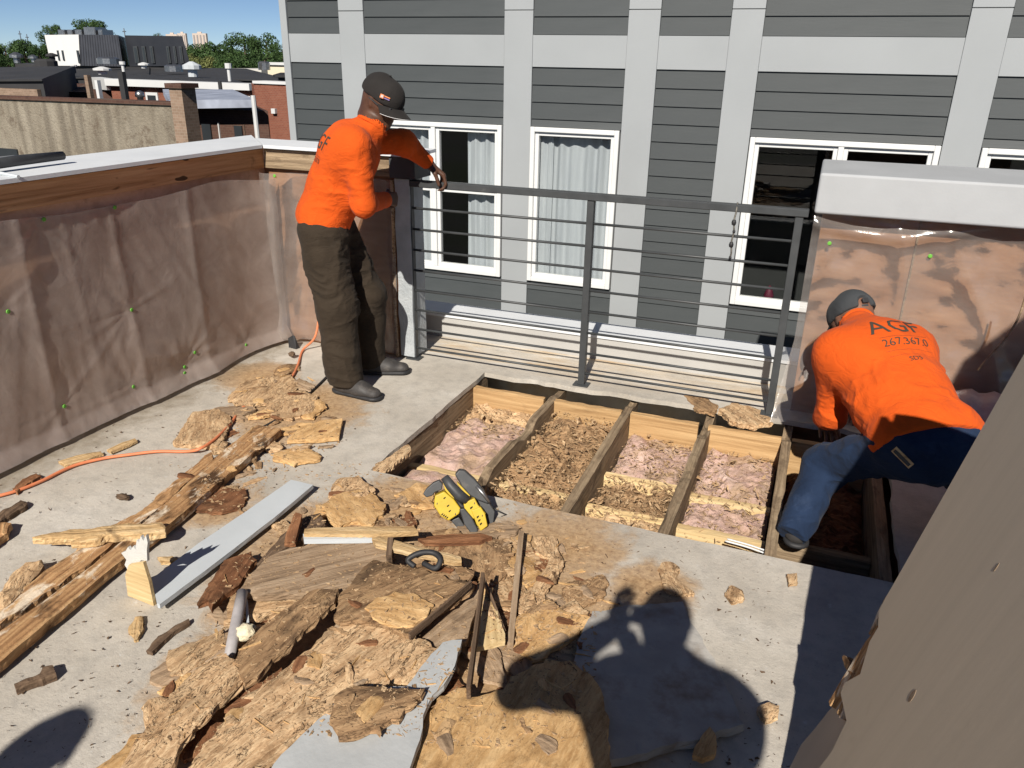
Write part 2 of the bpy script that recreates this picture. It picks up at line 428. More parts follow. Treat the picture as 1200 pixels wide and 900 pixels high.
# ------------------------------------------------------------------ open roof framing
def rough_bar(name, a, b, w, h, mat, parent, nx=44, rot=.004, notch=(), seed=0, label=None):
    """a timber from a to b (its top centre line), w wide and h deep, its top eaten away by rot"""
    a, b = np.array(a, float), np.array(b, float); L = np.linalg.norm(b - a); d = (b - a) / L
    side = np.array([-d[1], d[0], 0]); side /= np.linalg.norm(side); up = np.cross(d, side)
    if up[2] < 0: up = -up
    ring = [(-w / 2, 0), (-w / 6, 0), (w / 6, 0), (w / 2, 0), (w / 2, -h * .2), (w / 2, -h), (-w / 2, -h), (-w / 2, -h * .2)]
    vs, fs = [], []; k = len(ring)
    for i in range(nx + 1):
        s = i / nx
        for j, (u, v) in enumerate(ring):
            P = np.array([[s * L * 9, j * 1.7, seed * 5.3]])
            n1 = float(fbm(P, 3, seed)[0]); n2 = float(fbm(P + 9, 3, seed + 5)[0])
            dz = 0; 
            if v > -h * .3: dz = -abs(n1) * rot * 3
            for (s0, ww, dep) in notch:
                q = max(0, 1 - abs(s - s0) / ww)
                if v > -h * .3: dz -= dep * min(1, q * 1.6) * (.7 + .6 * n2)
            vs.append((s * L, u + n2 * rot * .6, v + dz))
    for i in range(nx):
        for j in range(k): fs.append((i * k + j, i * k + (j + 1) % k, (i + 1) * k + (j + 1) % k, (i + 1) * k + j))
    fs += [tuple(range(k))[::-1], tuple(range(nx * k, nx * k + k))]
    me = bpy.data.meshes.new(name); me.from_pydata(vs, [], fs); me.update()
    bm = bmesh.new(); bm.from_mesh(me); bmesh.ops.recalc_face_normals(bm, faces=bm.faces[:]); bm.to_mesh(me); bm.free()
    o = bpy.data.objects.new(name, me); COL.objects.link(o); me.materials.append(mat)
    R = Matrix((d.tolist(), side.tolist(), np.cross(d, side).tolist())).transposed()
    o.rotation_euler = R.to_euler()
    o.location = Vector(a.tolist())
    if parent is not None: o.parent = parent; o.location = o.location - root_loc(parent)
    if label: o['label'] = label
    return o
fr = empty('roof_framing', (-.6, 3.4, -.28), 'exposed timber roof joists and blocking in the opening cut in the roof deck', 'framing')
JX = (-1.762, -1.27, -.815, -.392, .035, .455)
for k, x in enumerate(JX):
    nt = {0: (), 1: ((.52, .10, .05), (.98, .10, .03), (.04, .14, .09)), 2: ((.97, .06, .03),), 3: ((.86, .10, .035), (.5, .06, .02)), 4: ((.9, .05, .03),), 5: ()}[k]
    rough_bar('joist', (x, 2.60 if k != 1 else 2.80, -.032 if k else -.03), (x + (.02 if k in (1, 3) else 0), 4.14, -.032), .045 if k else .05, .24, M['joist'], fr, rot=.005 if k else .002, notch=nt, seed=k)
for k in range(5):                                   # header boards between the joists at the back
    x0, x1 = JX[k] + .026, JX[k + 1] - .026
    rough_bar('header', (x0, 3.935, -.034), (x1, 3.935, -.034), .038, .22, M['header'], fr, 24, .003, seed=20 + k)
for (k, y, z, m) in ((1, 3.13, -.155, 'cream'), (2, 3.41, -.15, 'cream'), (3, 3.40, -.165, 'cream'), (2, 3.08, -.15, 'cream'), (3, 3.04, -.13, 'cream'), (0, 3.12, -.15, 'cream'), (4, 3.1, -.14, 'joist')):
    x0, x1 = JX[k] + .026, JX[k + 1] - .026
    rough_bar('blocking', (x0, y, z), (x1, y, z), .045, .12, M[m], fr, 16, .003, seed=40 + k)
mb = MB(); mb.box((-1.9, 2.5, -.34), (1.5, 4.2, -.30))
mb.build('ceiling_board', paint('ceiling_back', (.16, .12, .09), .9, .2, 6), fr)

# ------------------------------------------------------------------ low walls round the deck
M['wallply'] = wood('wall_plywood', ((.39, .26, .185), (.46, .315, .23), (.52, .365, .275)), 1.2, 12, ((.13, .09, .075), .58, .8, .5), bump=.12)
M['wallply2'] = wood('wall_sheathing', ((.19, .095, .05), (.27, .145, .08), (.34, .20, .115)), 2, 9, ((.22, .12, .065), .52, .85, .3), bump=.2)
lw = empty('low_wall', (-3.4, 2.0, 0), 'long low parapet wall with white coping and a brown timber plate along the roof edge', 'wall')
mb = MB(); mb.box((-3.58, -2.4, -.34), (-3.255, 4.52, 1.118)); mb.build('wall_core', M['wallply'], lw)
mb = MB(); mb.box((-3.268, -2.4, 1.120), (-3.222, 4.10, 1.232)); local_frame(mb.build('timber_plate', M['plate'], lw), (0, 1, 0), (0, 0, 1))
mb = MB()
mb.add([(-3.62, -2.4, 1.243), (-3.195, -2.4, 1.236), (-3.195, 4.06, 1.240), (-3.62, 4.5, 1.247),
        (-3.62, -2.4, 1.262), (-3.195, -2.4, 1.255), (-3.195, 4.06, 1.259), (-3.62, 4.5, 1.266)],
       [(3, 2, 1, 0), (4, 5, 6, 7), (0, 1, 5, 4), (1, 2, 6, 5), (2, 3, 7, 6), (3, 0, 4, 7)])
mb.build('coping', M['cap2'], lw)
bw = empty('corner_wall', (-2.75, 4.25, 0), 'short stretch of parapet wall in the corner behind the standing worker', 'wall')
mb = MB(); mb.box((-3.252, 4.135, -.34), (-2.325, 4.28, 1.118)); mb.build('wall_core', M['wallply2'], bw)
mb = MB(); mb.box((-3.218, 4.098, 1.120), (-2.33, 4.142, 1.232)); mb.build('timber_plate', M['joist'], bw)
mb = MB(); mb.add([(-3.19, 4.064, 1.240), (-2.16, 4.064, 1.240), (-2.16, 4.34, 1.247), (-3.46, 4.34, 1.247),
                   (-3.19, 4.064, 1.259), (-2.16, 4.064, 1.259), (-2.16, 4.34, 1.266), (-3.46, 4.34, 1.266)],
                  [(3, 2, 1, 0), (4, 5, 6, 7), (0, 1, 5, 4), (1, 2, 6, 5), (2, 3, 7, 6), (3, 0, 4, 7)])
mb.build('coping', M['cap2'], bw)
t = NT('grey_stucco_end'); v = t.map(); nn = t.noise(v, 70, 6, .75)
M['stucco'] = t.fin(t.ramp(t.noise(v, 9, 6), [(.3, (.32, .35, .37)), (.7, (.46, .49, .51))]), .85, t.bump(nn, .9, .012))
mb = MB()
for i in range(12):
    z0, z1 = .02 + i * .091, .02 + (i + 1) * .091
    w = [.004 * float(vnoise(np.array([[i + q, 3.3, 0]]))[0]) for q in (0, 1)]
    mb.hexa([(-2.318 + w[0] * 2, 4.10, z0), (-2.222 + w[0], 4.10, z0), (-2.222 + w[0], 4.27, z0), (-2.318, 4.27, z0),
             (-2.318 + w[1] * 2, 4.10, z1), (-2.222 + w[1], 4.10, z1), (-2.222 + w[1], 4.27, z1), (-2.318, 4.27, z1)])
mb.build('stucco_end', M['stucco'], bw)
mb = MB(); mb.box((-2.335, 4.08, 1.118), (-2.17, 4.28, 1.235)); mb.build('coping_return', M['metal'], bw)
mb = MB(); mb.tube([(-2.345, 4.11, .0), (-2.35, 4.105, .4), (-2.34, 4.11, .8), (-2.342, 4.115, 1.1)], .012, 6); mb.build('torn_edge', M['osb'], bw)

rw = empty('knee_wall', (.8, 4.45, 0), 'low wall with a thick pale coping on the far side beside the railing', 'wall')
mb = MB(); mb.box((.03, 4.24, -.34), (1.75, 4.62, 1.09)); mb.build('wall_core', M['wallply2'], rw)
mb = MB(); mb.box((-.012, 4.12, 1.092), (1.75, 4.78, 1.285)); mb.build('coping', M['cap'], rw, False, .012, 3)
mb = MB(); mb.box((.47, 4.226, .0), (.478, 4.238, 1.08)); mb.build('sheathing_seam', M['joist'], rw)

# curb beyond the railing
cb = empty('roof_curb', (-1.1, 4.85, 0), 'white low roof curb running beyond the railing at the edge of the deck', 'curb')
mb = MB(); mb.box((-3.2, 4.590, -.3), (.1, 4.80, .143)); mb.build('curb_core', paint('curb_face', (.39, .385, .37), .6, .08, 3, .1, ((.42, .37, .30), .62, .85, .3)), cb)
mb = MB(); mb.box((-3.24, 4.577, .145), (.1, 4.83, .165)); mb.build('cap', M['cap2'], cb)

# ------------------------------------------------------------------ apartment building opposite
FYY = 7.0
ab = empty('apartment_building', (-2, FYY, -9.2), 'modern apartment block with dark grey lap siding and pale vertical panels across the gap', 'building')
t = NT('dark_lap_siding'); v = t.map(); rn = t.rnd()
base = t.ramp(t.noise(t.map((1, 6, 6)), 2.2, 6, .6), [(.3, (.038, .045, .048)), (.7, (.047, .054, .057))])
hs = t.n.new('ShaderNodeHueSaturation'); t.link(base, hs.inputs['Color']); t.link(t.math('MULTIPLY_ADD', rn, .10, .95), hs.inputs['Value'])
M['siding'] = t.fin(hs.outputs[0], .6, t.bump(t.noise(t.map((3, 40, 40)), 3, 4), .12, .004))
ZT, ZB = 3.4, -1.35
XE = [-5.049, -4.469, -4.204, -2.789, -2.524, -1.688, -1.424, -.860, -.609, .815, 1.077, 2.45]   # column edges
mb = MB(); mb.box((-5.1, FYY + 1.9, -9.2), (6.5, FYY + 9, ZT)); mb.build('wall_core', M['siding'], ab)
mb = MB(); mb.box((-5.1, FYY + .06, -9.2), (6.5, FYY + 1.88, ZB)); mb.build('lower_wall', M['siding'], ab)
BZ0, BZ1 = 1.712, 1.968      # pale band
PITCH_B = .143
board_mesh = {}
def board(x0, x1, z0, z1):
    key = (round(x1 - x0, 3), round(z1 - z0, 3))
    if key not in board_mesh:
        w, h = x1 - x0, z1 - z0
        q = MB(); q.hexa([(0, -.014, 0), (w, -.014, 0), (w, .02, 0), (0, .02, 0), (0, -.001, h), (w, -.001, h), (w, .02, h), (0, .02, h)])
        me = q.mesh('siding_board'); me.materials.append(M['siding']); board_mesh[key] = me
    o = bpy.data.objects.new('siding_board', board_mesh[key]); COL.objects.link(o)
    o.parent = ab; o.location = Vector((x0, FYY, z0)) - ab.location
    return o
def panel(x0, x1, z0, z1, dy=-.022):
    q = MB(); q.box((x0, FYY + dy, z0), (x1, FYY + .03, z1)); q.build('trim_panel', M['lightpanel'], ab, bevel=.002, seg=1)
WIN = {1: (-4.204, -2.80, -.205, 1.213, 2), 2: (-2.520, -1.700, -.205, 1.213, 1), 4: (-.600, .808, -.205, 1.213, 2), 5: (1.085, 2.44, -.205, 1.213, 2)}
for k in range(6):
    x0, x1 = XE[2 * k] + .004, XE[2 * k + 1] - .004
    w = WIN.get(k)
    z = BZ0 - .004
    while z > ZB:
        z0 = z - PITCH_B + .003
        if w is None or z0 >= w[3] - .001 or z <= w[2] + .001: board(x0, x1, z0, z)
        elif z > w[3] + .02: board(x0, x1, w[3] + .003, z)
        elif z0 < w[2] - .02: board(x0, x1, z0, w[2] - .003)
        z -= PITCH_B
    z = BZ1 + .004
    while z < 2.7:
        board(x0, x1, z, z + PITCH_B - .003); z += PITCH_B
    q = MB(); q.box((x0, FYY, 2.7 + .02), (x1, FYY + .02, ZT)); q.build('upper_siding', M['siding'], ab)
    panel(x0 - .003, x1 + .003, BZ0, BZ1, -.018)
    q = MB()                                         # sheathing behind the boards, round the window
    if w is None: q.box((x0, FYY + .021, ZB), (x1, FYY + .055, ZT))
    else:
        q.box((x0, FYY + .021, ZB), (x1, FYY + .055, w[2])); q.build('sheathing', M['siding'], ab); q = MB(); q.box((x0, FYY + .021, w[3]), (x1, FYY + .055, ZT))
    q.build('sheathing', M['siding'], ab)
for k in range(5):
    a, b = XE[2 * k + 1], XE[2 * k + 2]
    panel(a, b, ZB, 2.16, -.022); panel(a, b, 2.166, ZT, -.022)
panel(-5.125, -5.049, -9.2, ZT, -.03)
q = MB(); q.box((-5.12, FYY + .031, -9.2), (-5.06, FYY + 2.0, ZT)); q.build('corner_wall', M['lightpanel'], ab)
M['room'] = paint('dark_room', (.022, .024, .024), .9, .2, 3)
M['glass'] = glassy('window_glass', (.93, .94, .94), .01)
t = NT('pale_curtain'); v = t.map((14, 1, 1))
M['curtain'] = t.fin(t.ramp(t.noise(v, 2, 3), [(.3, (.37, .40, .43)), (.7, (.45, .48, .505))]), .8)
def win_frame(x0, x1, z0, z1, y0, y1, w):
    q = MB()
    q.box((x0, y0, z0), (x0 + w, y1, z1)); q.box((x1 - w, y0, z0), (x1, y1, z1))
    q.box((x0 + w, y0 + .001, z0), (x1 - w, y1, z0 + w)); q.box((x0 + w, y0 + .001, z1 - w), (x1 - w, y1, z1)); return q
def curtain(parent, x0, x1, z0, z1, y, folds=9, amp=.03, valance=0):
    q = MB(); nx, nz = folds * 8, 10; vs = []; fs = []
    for i in range(nx + 1):
        s = i / nx
        for j in range(nz + 1):
            tt = j / nz
            vs.append((x0 + (x1 - x0) * s, y + amp * math.sin(s * folds * 6.28 + .5 * math.sin(3 * tt)) + .008 * math.sin(s * 41), z0 + (z1 - z0) * tt))
    for i in range(nx):
        for j in range(nz): fs.append((i * (nz + 1) + j, (i + 1) * (nz + 1) + j, (i + 1) * (nz + 1) + j + 1, i * (nz + 1) + j + 1))
    q.add(vs, fs); return q.build('curtain', M['curtain'], parent, True)
def window(x0, x1, z0, z1, units, kind):
    q = win_frame(x0, x1, z0, z1, FYY - .040, FYY + .05, .042)
    root = q.build('window', M['white'], ab, bevel=.004, seg=1, loc=((x0 + x1) / 2, FYY, (z0 + z1) / 2))
    ix0, ix1 = x0 + .042, x1 - .042; uw = (ix1 - ix0) / units
    for u in range(units):
        a, b = ix0 + u * uw, ix0 + (u + 1) * uw
        if units > 1:
            if u == 0: b -= .022
            else: a += .022
        rows = [(z0 + .042, z1 - .042)]
        if kind == 'hung': zm = z0 + .58 * (z1 - z0); rows = [(z0 + .042, zm - .012), (zm + .012, z1 - .042)]
        for (c0, c1) in rows:
            win_frame(a, b, c0, c1, FYY - .012, FYY + .04, .034).build('sash', M['white'], root, bevel=.003, seg=1)
            g = MB(); g.box((a + .03, FYY + .012, c0 + .03), (b - .03, FYY + .018, c1 - .03)); g.build('pane', M['glass'], root)
        if kind == 'hung': g = MB(); g.box((a, FYY - .028, zm - .0115), (b, FYY + .045, zm + .0115)); g.build('meeting_rail', M['white'], root)
    if units > 1:
        xm = (x0 + x1) / 2; g = MB(); g.box((xm - .0215, FYY - .034, z0 + .043), (xm + .0215, FYY + .05, z1 - .043)); g.build('mullion', M['white'], root, bevel=.003, seg=1)
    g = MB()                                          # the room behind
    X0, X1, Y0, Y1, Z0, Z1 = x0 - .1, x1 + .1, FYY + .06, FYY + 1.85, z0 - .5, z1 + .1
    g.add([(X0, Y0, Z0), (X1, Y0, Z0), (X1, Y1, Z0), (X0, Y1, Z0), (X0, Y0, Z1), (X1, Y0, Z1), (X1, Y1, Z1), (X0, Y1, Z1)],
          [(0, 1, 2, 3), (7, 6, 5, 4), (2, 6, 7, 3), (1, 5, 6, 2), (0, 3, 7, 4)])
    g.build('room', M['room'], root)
    return root
w1 = window(*WIN[1][:4], 2, 'hung'); w2 = window(*WIN[2][:4], 1, 'fixed'); w3 = window(*WIN[4][:4], 2, 'fixed'); w4 = window(*WIN[5][:4], 2, 'fixed')
w1['label'] = 'double window with a split sash and half drawn curtains'; w2['label'] = 'narrow window filled by a pale closed curtain'
w3['label'] = 'double window with dark glass'; w4['label'] = 'window with dark glass at the far side of the facade'
curtain(w1, -4.1, -3.52, -.2, 1.2, FYY + .10, 5, .02); curtain(w1, -3.20, -2.84, -.2, 1.2, FYY + .10, 3, .02)
curtain(w2, -2.50, -2.33, -.2, 1.2, FYY + .08, 2, .012); curtain(w2, -2.335, -1.72, -.2, 1.2, FYY + .10, 5, .018)
q = MB(); q.lathe((-.29, FYY + .2, -.2), [(.0, 0), (.035, 0), (.045, .05), (.02, .12), (.005, .14)], 10); q.build('red_ornament', paint('red_ornament', (.10, .012, .03), .6), w3, True)

# ------------------------------------------------------------------ railing
rl = empty('metal_railing', (-1.15, 4.13, 0), 'dark grey metal railing with thin horizontal bars standing at the open deck edge', 'railing')
mb = MB(); mb.box((-2.315, 4.103, 1.072), (-.035, 4.157, 1.108)); mb.build('top_rail', M['metal'], rl, bevel=.003, seg=1)
PX = (-2.235, -1.135, -.075)
for x in PX:
    mb = MB(); mb.box((x - .019, 4.111, .008), (x + .019, 4.149, 1.071)); po = mb.build('post', M['metal'], rl, bevel=.002, seg=1)
    mb = MB(); mb.box((x - .045, 4.095, .001), (x + .045, 4.165, .009)); mb.build('base_plate', M['metal'], po)
for k in range(8):
    z = .075 + k * .1245
    for a, b in ((PX[0] + .0185, PX[1] - .0185), (PX[1] + .0185, PX[2] - .0185)):
        mb = MB(); mb.tube([(a, 4.13, z), (b, 4.13, z)], .0075, 8); mb.build('bar', M['metal'], rl, True)
def on_rail(): pass
c = onY(862, 250, 4.095)
bc = empty('hanging_cord', c, 'short speckled bungee cord hanging from the railing beside the dark window', 'cord')
pts = [np.array([c[0] + .003 * math.sin(i * 1.3), 4.095, 1.112 - i * .0225]) for i in range(13)]
pts[0] = np.array([c[0], 4.13, 1.114])
mb = MB(); mb.tube(pts, .0045, 6); mb.build('cord', paint('speckled_cord', (.16, .15, .13), .7, .8, 160), bc, True)
for i, s in ((4, .016), (6, .010), (9, .016), (12, .010)):
    mb = MB(); mb.lathe(pts[i] - np.array([0, 0, s]), [(.0, 0), (s * .6, .2 * s), (s * .75, s), (s * .5, 1.8 * s), (.0, 2 * s)], 8); mb.build('clip', M['blackrub'], bc, True)

# ------------------------------------------------------------------ polythene sheets over the walls
M['film'] = film('clear_polythene', (.95, .91, .87), (.70, .60, .54), .46)
M['film2'] = film('clear_polythene_lit', (.95, .94, .92), (.60, .55, .52), .24, .22)
def sheet(name, fn, nu, nv, mat, label, group, loc, parent=None, cat='plastic sheet'):
    U, V = np.meshgrid(np.linspace(0, 1, nu + 1), np.linspace(0, 1, nv + 1), indexing='ij')
    P = fn(U.ravel(), V.ravel())
    fs = [(i * (nv + 1) + j, (i + 1) * (nv + 1) + j, (i + 1) * (nv + 1) + j + 1, i * (nv + 1) + j + 1) for i in range(nu) for j in range(nv)]
    me = bpy.data.meshes.new(name); me.from_pydata(P.tolist(), [], fs); me.update()
    o = link_mesh(name, me, mat, parent, True, loc)
    return tag(o, label, cat, group) if label else o
def ridge(x): return 1 - np.abs(x)
BTN = [(51, 257), (134, 243), (9, 365), (154, 363), (228, 413), (216, 430), (216, 437), (288, 404), (75, 476), (156, 453), (60, 300), (240, 300)]
btn_l = [onX(x, y, -3.21) for x, y in BTN]
def left_sheet(u, v):
    y = .4 + u * 3.70; z = .028 + v * (1.075 + .025 * vnoise(np.c_[y * 2.2, y * 0], 5) - .028)
    f = np.zeros_like(y)
    for k, b in enumerate(btn_l[:10]):                     # folds fan out from the fixings
        dy, dz = y - b[1], z - b[2]; r = np.hypot(dy, dz) + 1e-6; a = np.arctan2(dz, dy)
        w = np.exp(-(r / .45) ** 2)
        f += .005 * w * ridge(vnoise(np.c_[a * 2.6 + k * 7, r * 1.2], 30 + k)) - .008 * np.exp(-(r / .07) ** 2)
    p = np.c_[y * 3.2 + z * 1.2, z * .7]
    fan = (y - 2.55) / (1.35 - z * .75)
    f += .006 * (ridge(vnoise(p, 3)) ** 3) + .022 * vnoise(np.c_[y * 1.1, z * .9], 4) + .0045 * ridge(vnoise(np.c_[fan * 5, z * .5], 6)) ** 3 + .002 * ridge(vnoise(np.c_[fan * 15 + 3, z * .9], 7)) ** 6 \
        + .0010 * vnoise(np.c_[y * 22 + z * 9, z * 9], 8) + .010 * ridge(vnoise(np.c_[y * 1.9, z * .15], 41)) ** 14
    # one long sweeping fold under the plate, rising to the corner
    q = z - (.70 + (y - 1.9) * .17); f += .012 * np.clip(q / .25, 0, 1) * np.clip((y - 1.4) / .6, 0, 1)
    f += .06 * np.clip((y - 3.75) / .3, 0, 1) ** 2
    f += .05 * np.clip((.10 - z) / .1, 0, 1) * (1 + .5 * vnoise(np.c_[y * 3, y * 0], 9))
    return np.c_[-3.235 + np.clip(f, 0, .2), y, z]
sl = sheet('plastic_sheet', left_sheet, 230, 90, M['film'], 'long creased sheet of clear plastic hung along the long low wall', 'plastic sheets over the walls', (-3.2, 2.4, .03))
def corner_sheet(u, v):
    x = -3.235 + u * .90; z = .03 + v * (1.10 - .03)
    f = .02 * ridge(vnoise(np.c_[x * 5 + 3, z * .8], 13)) ** 2 + .012 * vnoise(np.c_[x * 6, z * 3], 14) + .005 * vnoise(np.c_[x * 26, z * 11], 15)
    f += .13 * np.exp(-((x + 3.17) / .09) ** 2) * (.6 + .4 * vnoise(np.c_[x * 0, z * 3.5], 17)) + .035 * np.exp(-((z - .06) / .10) ** 2) * np.exp(-((x + 3.05) / .16) ** 2)
    f += .02 * np.exp(-((x + 2.37) / .04) ** 2)
    return np.c_[x + .02 * vnoise(np.c_[z * 4, z * 0], 18) * (u > .97), 4.118 - f, z]
sc2 = sheet('plastic_sheet', corner_sheet, 60, 70, M['film2'], 'bright crumpled sheet of clear plastic on the short corner wall behind the standing worker', 'plastic sheets over the walls', (-2.8, 4.11, .03))
def knee_sheet(u, v):
    x = -.012 + u * 1.76; z = v * 1.09
    f = .022 * ridge(vnoise(np.c_[x * 3.2 + z * 1.4, z * 2.0], 23)) ** 3 + .014 * vnoise(np.c_[x * 3, z * 3], 24) + .006 * vnoise(np.c_[x * 17, z * 15], 25)
    f += .03 * np.exp(-((z - 1.04 + .05 * np.sin(x * 5)) / .035) ** 2)
    low = np.clip((.42 - z) / .42, 0, 1); left = np.clip((.30 - x) / .30, 0, 1)
    f += .16 * low ** 1.5 * (.35 + .65 * left) + .05 * left ** 2
    xx = x - .055 * low * left + .004
    return np.c_[xx, 4.222 - f, z * (1 - .0 * low) + .012 * (1 - v)]
sk = sheet('plastic_sheet', knee_sheet, 120, 80, M['film2'], 'clear plastic sheet on the knee wall in front of the crouching worker', 'plastic sheets over the walls', (.8, 4.2, .0))
def button(p, n, parent):
    n = np.array(n, float); a = np.cross(n, [0, 0, 1.0]); a /= np.linalg.norm(a); b = np.cross(n, a)
    q = MB(); vs = []; pr = [(.010, 0), (.010, .0025), (.0075, .004), (.0045, .0025), (0.0005, .0045)]
    for r, h in pr:
        for k in range(10):
            an = k * .6283; vs.append(np.array(p) + h * n + r * (math.cos(an) * a + math.sin(an) * b))
    fs = [(i * 10 + k, i * 10 + (k + 1) % 10, (i + 1) * 10 + (k + 1) % 10, (i + 1) * 10 + k) for i in range(4) for k in range(10)]
    q.add(vs, fs); return q.build('button_cap', M['green'], parent, True)
def hit(o, org, d):
    dg = bpy.context.evaluated_depsgraph_get()
    T = o.matrix_world
    bv = BVHTree.FromPolygons([T @ v.co for v in o.data.vertices], [list(p.vertices) for p in o.data.polygons])
    return bv.ray_cast(Vector(org), Vector(d))
bpy.context.view_layer.update()
def press(o, pts, n):
    bv = BVHTree.FromPolygons([o.matrix_world @ v.co for v in o.data.vertices], [list(p.vertices) for p in o.data.polygons])
    for (x, y) in pts:
        h = bv.ray_cast(Vector(EYE.tolist()), Vector(ray(x, y).tolist()))
        if h[0] is not None: button(np.array(h[0]) + .002 * np.array(n), n, o)
press(sl, BTN[:10], (1, 0, 0)); press(sc2, [(322, 206), (308, 307), (289, 359), (318, 395), (303, 398)], (0, -1, 0)); press(sk, [(972, 285), (1090, 300)], (0, -1, 0))
# torn flap of black membrane at the foot of the corner
mb = MB(); g = G(343, 408)
mb.hexa([g + np.array(v) for v in ((-.03, 0, 0), (.035, -.01, 0), (.04, .02, 0), (-.025, .02, 0), (-.045, .02, .055), (.0, .01, .085), (.012, .018, .08), (-.04, .028, .05))])
tag(mb.build('membrane_flap', M['blackrub'], loc=g), 'torn flap of black membrane sticking up at the foot of the corner wall', 'scrap')

# ------------------------------------------------------------------ plywood faced bulkhead on the near side, throws the broad shade
PB = np.array([.115, 1.72, 0.0]); Pg = np.array([.265, 0, 1.0]); Ph = np.array([.025, -1.0, 0])
Pn = np.cross(Pg, Ph); Pn /= np.linalg.norm(Pn)
if Pn[0] > 0: Pn = -Pn
def onP(x, y, off=0.0):
    d = ray(x, y); t = ((PB - Pn * off - EYE) @ Pn) / (d @ Pn); return EYE + t * d
bk = empty('bulkhead', (.7, 1.0, 0), 'plywood faced bulkhead wall rising close to the camera on the near side of the deck', 'wall')
M['bigply'] = wood('bare_plywood', ((.54, .46, .35), (.57, .485, .37), (.60, .51, .39)), .45, 14, ((.40, .32, .225), .62, .84, .5), bump=.03, rough=.8, dist=.3, hue=.02)
edge = [onP(1290, 262), onP(1200, 415), onP(1045, 688), onP(1038, 700), onP(1030, 716), onP(1029, 735), onP(1019, 752), onP(1008, 790), onP(990, 800), onP(985, 812), onP(992, 845), onP(975, 880)]
loop = edge + [np.array([PB[0] + .19 * .02 - .035 * .1, 1.5, .02]), np.array([PB[0] + .004 - .035 * 1.32, .40, .02]), np.array([PB[0] + .19 * 1.75 - .035 * 1.32, .40, 1.75]), np.array([PB[0] + .19 * 1.75 - .01, 1.43, 1.75])]
def proj(p):
    p = np.array(p, float); return p - Pn * ((p - PB) @ Pn)
loop = [proj(p) for p in loop]
mb = MB(); mb.prism(loop, -Pn * .018)
ps = mb.build('plywood_sheet', M['bigply'], bk, loc=(.3, 1.1, .8)); local_frame(ps, Pg, Pn)
M['knot'] = paint('plywood_knot', (.28, .205, .14), .8, .4, 120)
for (x, y, w_, h_) in ((1068, 817, .0080, .019), (1167, 666, .0025, .012)):
    k_ = onP(x, y); e1 = Pg / np.linalg.norm(Pg); e2 = np.cross(e1, Pn); q = MB()
    q.prism([k_ + e1 * h_ * math.cos(a_) * (1.0 if math.cos(a_) > 0 else .6) + e2 * w_ * math.sin(a_) - Pn * .002 for a_ in np.linspace(0, 6.283, 14, endpoint=False)], Pn * .0028); q.build('knot', M['knot'], bk)
low = [proj(onP(990, 800)), proj(onP(977, 812)), proj(onP(962, 828)), proj(onP(945, 850)), proj(onP(930, 868)), proj(onP(921, 886)), proj(onP(914, 900)), proj(np.array([.12, 1.6, .0])), proj(np.array([.12, 1.1, .0])), proj(np.array([.2, 1.1, .45]))]
mb = MB(); mb.prism([p - Pn * .0205 for p in low], -Pn * .015)
lp = mb.build('backing_sheet', M['bigply'], bk, loc=(.2, 1.5, .2)); local_frame(lp, Pg, Pn)
for (a, b, w) in (((1032, 738), (975, 826), .022), ((1024, 760), (985, 838), .018), ((1005, 790), (988, 843), .012), ((991, 770), (1004, 796), .010), ((1043, 700), (1022, 745), .010)):
    A, B = onP(*a, .012), onP(*b, .012); d = (B - A) / np.linalg.norm(B - A); s = np.cross(d, Pn)
    q = MB(); vs = []; n = 9
    for i in range(n + 1):
        tt = i / n; c = A + (B - A) * tt; ww = w * (.35 + .65 * abs(math.sin(tt * 2.8 + .3))) * (1 + .4 * float(vnoise(np.array([[i * 1.7, w * 900, 0]]))[0]))
        vs += [c - s * ww - Pn * .012, c + s * ww - Pn * .012, c + s * ww * .7 + Pn * .008, c - s * ww * .7 + Pn * .006]
    fs = [(i * 4 + j, i * 4 + (j + 1) % 4, i * 4 + 4 + (j + 1) % 4, i * 4 + 4 + j) for i in range(n) for j in range(4)] + [(3, 2, 1, 0), (n * 4, n * 4 + 1, n * 4 + 2, n * 4 + 3)]
    q.add(vs, fs); o = q.build('splintered_stud', M['plank'], bk, loc=(A + B) / 2); local_frame(o, d, Pn)
# the body behind the sheet
back = [proj(onP(1290, 262)), proj(onP(1200, 415)), proj(onP(1045, 690)), proj(onP(1000, 870)), proj(np.array([.11, 1.55, 0.])), proj(np.array([.11, .42, 0.])), proj(np.array([.4, .42, 1.75]))]
mb = MB(); mb.prism([p - Pn * .038 for p in back], (1.3, -.45, 0)); mb.build('bulkhead_body', M['bigply'], bk)
top = [proj(onP(1290, 262)) - Pn * .038, proj(np.array([.4, .42, 1.75])) - Pn * .038]
mb = MB()  # unseen stepped top, added to throw shade on the worker and knee wall
a, b = top; e = np.array([1.3, -.45, 0])
prof = ((0.0, .02), (.30, .08), (.46, .98), (1.0, 2.0))
pr_ = [a + e * t_ + np.array([.003, 0, h_]) for t_, h_ in prof]; dn = [a + e * 1.0 + np.array([0, 0, .002]), a + np.array([.003, 0, .002])]
mb.prism(pr_ + dn, b - a)
mb.build('shade_blocker', M['bigply'], bk)

